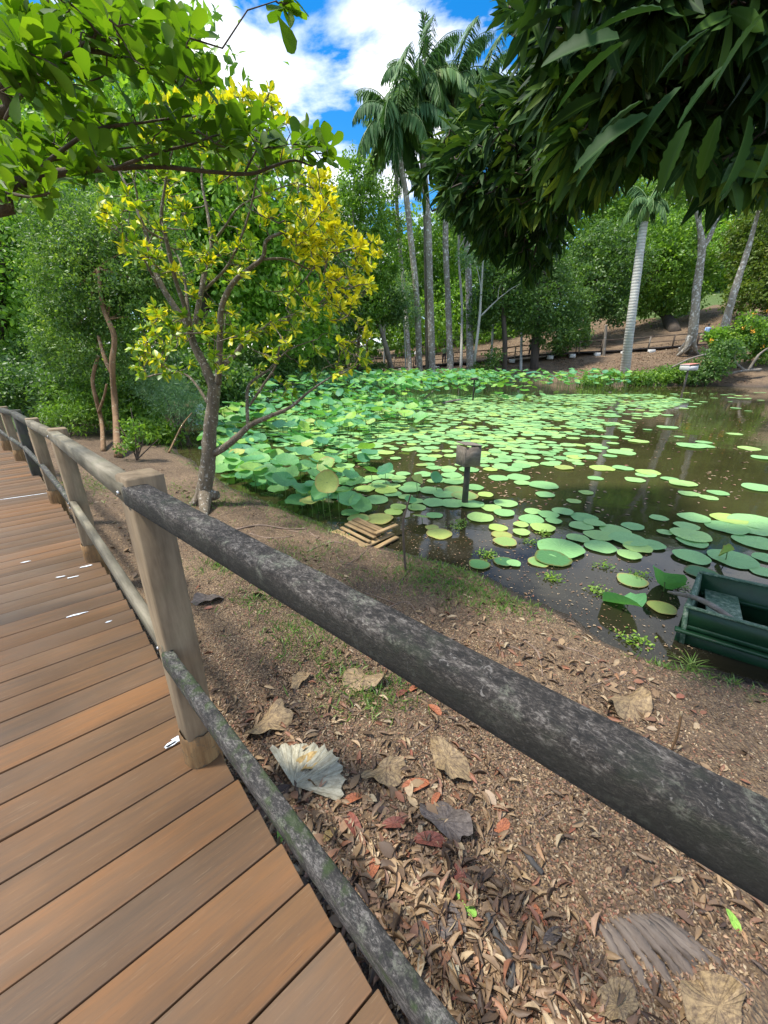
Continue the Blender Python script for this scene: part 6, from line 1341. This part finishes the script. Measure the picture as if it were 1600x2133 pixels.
# single fallen leaves
def crumple(kind, seed):
    r = np.random.default_rng(seed); ph = r.random(8)*6.28; rings, segs = 6, 30; V = [(0, 0, 0)]; loc = [(0, 0, 0)]
    for i in range(1, rings+1):
        t = i/rings
        for k in range(segs):
            a = 2*math.pi*k/segs
            if kind == 'fan': a2 = a*.42+.3; rr_ = t*(1+.06*math.sin(11*a+ph[0])); x, y = rr_*math.cos(a2+.2)*1.0, rr_*math.sin(a2+.2); z = .05*math.sin(9*a+ph[1])*t+.10*math.sin(3*a2+ph[2])*t*t+.02*(1 if k > segs/2 else 0)
            elif kind == 'disc': rr_ = t*(1+.08*math.sin(3*a+ph[0])+.06*math.sin(7*a+ph[1])); x, y = rr_*math.cos(a), rr_*math.sin(a)*.8; z = t*t*(.22*math.sin(2*a+ph[2])+.10*math.sin(5*a+ph[3]))+.02*math.sin(13*a+2*math.sin(3*a))*t; x += .08*math.sin(4*y+ph[4])*t; y *= .72+.28*math.cos(a+ph[5])
            else:
                prf = abs(math.sin(a))**.8*.42*(1+.0); x = math.cos(a)*t; y = math.copysign(prf*t, math.sin(a)); z = .18*abs(y)*2+.10*t*math.sin(2*a+ph[0])-.12*x*x+.01*math.sin(9*a)
                if kind == 'lobed': y *= 1+.35*math.sin(8*a); x *= 1+.08*math.sin(7*a)
            V.append((x, y, z)); loc.append((math.cos(a)*t, math.sin(a)*t, 0))
    tri = [(0, 1+k, 1+(k+1) % segs) for k in range(segs)]; q = []
    if kind == 'fan': tri = tri[:-1]
    for i in range(rings-1):
        for k in range(segs-(1 if kind == 'fan' else 0)): a = 1+i*segs; b_ = a+segs; q.append((a+k, b_+k, b_+(k+1) % segs, a+(k+1) % segs))
    return np.array(V, float), np.array(tri), np.array(q), np.array(loc, float)
def fallen(px, py, wpx, kind, rot, mat, label, cat='dead leaf', seed=1, dz=.006):
    q = onground(px, py); k = dep(q)/F; r_ = wpx*k/2; V, tri, qd, loc = crumple(kind, seed+int(px)); c_, s_ = math.cos(rot), math.sin(rot)
    V = V*r_; V = np.stack([V[:, 0]*c_-V[:, 1]*s_, V[:, 0]*s_+V[:, 1]*c_, V[:, 2]-V[:, 2].min()*.7+dz], 1)+q
    root = o = mesh_np('fallen_leaf', V-q, [tri, qd], M[mat], None, {'loc': loc, 'u': np.zeros(len(V))}, True); o.location = q; return tag(o, label, cat)
for a in [
 (612, 1645, 205, 'fan', -.75, 'dry_pale', 'big pale grey folded lotus leaf, whitest thing on the ground beside the lower rail'),
 (803, 1610, 95, 'disc', .3, 'dry_tan', 'tan crumpled lotus leaf under the near rail, centre of the litter'),
 (760, 1420, 92, 'disc', .1, 'dry_tan', 'large tan dried leaf above the grass patch by the rail'),
 (628, 1420, 50, 'disc', 1.1, 'dry_tan', 'small tan leaf left of the large tan dried leaf'),
 (560, 1510, 100, 'disc', .8, 'dry_tan', 'flattened tan lotus leaf close to the mossy lower rail'),
 (640, 1595, 62, 'disc', .5, 'dry_yellow', 'yellow brown leaf just above the pale grey folded leaf'),
 (930, 1590, 105, 'disc', 2.1, 'dry_tan', 'ragged mottled lotus leaf touching the near rail from below'),
 (925, 1720, 110, 'disc', 2.6, 'dry_grey', 'grey brown crumpled dead leaf in the middle of the litter'),
 (915, 1925, 118, 'lobed', .1, 'dry_grey', 'large purplish grey lobed leaf at the bottom beside the lower rail'),
 (555, 1238, 54, 'disc', .4, 'dry_tan', 'pale tan leaf seen left under the upper rail'),
 (1310, 1470, 110, 'disc', .5, 'dry_tan', 'torn yellowish leaf lying just beyond the near rail'),
 (735, 1668, 42, 'leaf', .4, 'dry_orange', 'bright orange almond leaf right of the pale folded leaf'),
 (685, 1742, 30, 'disc', .9, 'dry_yellow', 'round amber leaf below the pale folded leaf'),
 (735, 1722, 60, 'leaf', 2.2, 'dry_red', 'dark red brown leaf below the bright orange almond leaf'),
 (866, 1640, 62, 'leaf', .3, 'dry_orange', 'long orange red leaf right of the tan crumpled lotus leaf'),
 (908, 1665, 30, 'leaf', .9, 'dry_orange', 'small orange leaf below the long orange red leaf'),
 (895, 1755, 66, 'leaf', -.1, 'dry_red', 'rust red narrow leaf under the grey crumpled leaf'),
 (820, 1720, 52, 'leaf', .1, 'dry_red', 'reddish brown leaf between the two crumpled lotus leaves'),
 (1045, 1728, 50, 'leaf', .7, 'dry_orange', 'curled orange leaf lying alone right of the grey crumpled leaf'),
 (1118, 1908, 42, 'leaf', -1.2, 'dry_orange', 'oval salmon leaf lying alone in the lower right'),
 (955, 1825, 58, 'leaf', -1.1, 'dry_red', 'dark maroon leaf above the bright green leaf'),
 (775, 1815, 52, 'leaf', 1.0, 'dry_orange', 'broken orange brown leaf beside the mossy rail'),
 (905, 1480, 36, 'leaf', -.8, 'dry_orange', 'orange leaf peeking out under the rail next to the grass'),
 (862, 1437, 26, 'leaf', .6, 'dry_orange', 'tiny bright orange leaf just under the rail'),
 (930, 2075, 60, 'leaf', .2, 'dry_red', 'brown red leaf near the bottom beside the lower rail'),
 (870, 1985, 44, 'leaf', -1.0, 'dry_yellow', 'yellow ochre leaf close to the lichen spot of the lower rail'),
 (940, 2000, 60, 'leaf', -1.4, 'dry_pale', 'pale cream veined leaf below the purplish lobed leaf'),
 (1285, 2100, 95, 'disc', .4, 'dry_tan', 'smooth beige rounded leaf at the bottom edge right of centre'),
 (1490, 2105, 150, 'disc', .4, 'dry_tan', 'flat tan lotus leaf in the bottom right corner'),
 (1150, 1955, 50, 'leaf', .5, 'dry_grey', 'brown grey leaf right of the long rotting stick'),
 (430, 1255, 60, 'disc', .3, 'dry_grey', 'curled dark leaf right of the nearest post'),
 (965, 1888, 58, 'long', -.6, 'fresh', 'bright lime green narrow leaf on the brown litter'),
 (585, 1738, 34, 'long', -1.3, 'fresh', 'fresh green leaf stuck beside the deck edge under the lower rail'),
 (1526, 1920, 40, 'long', 1.4, 'fresh', 'light green blade lying under the near rail at the lower right'),
 (838, 1445, 30, 'leaf', .6, 'dry_red', 'small red leaf in the grass patch'),
]: fallen(*a)
q = onground(644, 1450); m_ = MB(); m_.tube([q+np.array([0, 0, .002]), q+np.array([0, 0, .009]), q+np.array([0, 0, .016])], [.004, .010, .004], 8); o = m_.build('small_fruit', M['dry_yellow'], smooth=True, attrs={'loc': np.concatenate(m_.V), 'u': np.zeros(len(m_.V[0]))}); tag(o, 'tiny orange yellow fruit lying on the litter', 'fruit')
# weathered root in the lower right: side by side ridges fanning out from a knot
root_ml = (MB(), []); kq = onground(1318, 1890); ta, tb_ = onground(1238, 1905), onground(1345, 1880); ba, bb_ = onground(1330, 2075), onground(1545, 2050)
for k_ in range(13):
    t_ = k_/12; s0 = ta+(tb_-ta)*t_; e_ = ba+(bb_-ba)*(t_+.04*math.sin(k_*2.1)); md = (s0+e_)/2+np.array([.004*math.sin(k_*2.3), .004*math.cos(k_*1.7), .010*math.sin(math.pi*t_)]); hgt = .010*math.sin(math.pi*t_)
    p_ = smooth_path([s0+np.array([0, 0, hgt*.5-.013-.003*(k_ % 3)]), md, e_+(e_-md)*.15*math.sin(k_*3.3)-np.array([0, 0, .006])], 7)
    root_ml[0].tube(p_, rad_interp([.010, .017+.004*math.sin(k_*1.9), .007], len(p_)), 10, wob=.22); V_r = root_ml[0].V[-1]-kq; d_ = unit(e_-s0); root_ml[1].append(np.stack([V_r@d_+k_*3, V_r@np.cross(d_, [0, 0, 1.]), V_r[:, 2]], 1))
o = root_ml[0].build('tree_root', M['deadwood'], smooth=True, attrs={'g': np.concatenate(root_ml[1])}); tag(o, 'weathered grey brown fanning root breaking through the litter at the lower right', 'root')
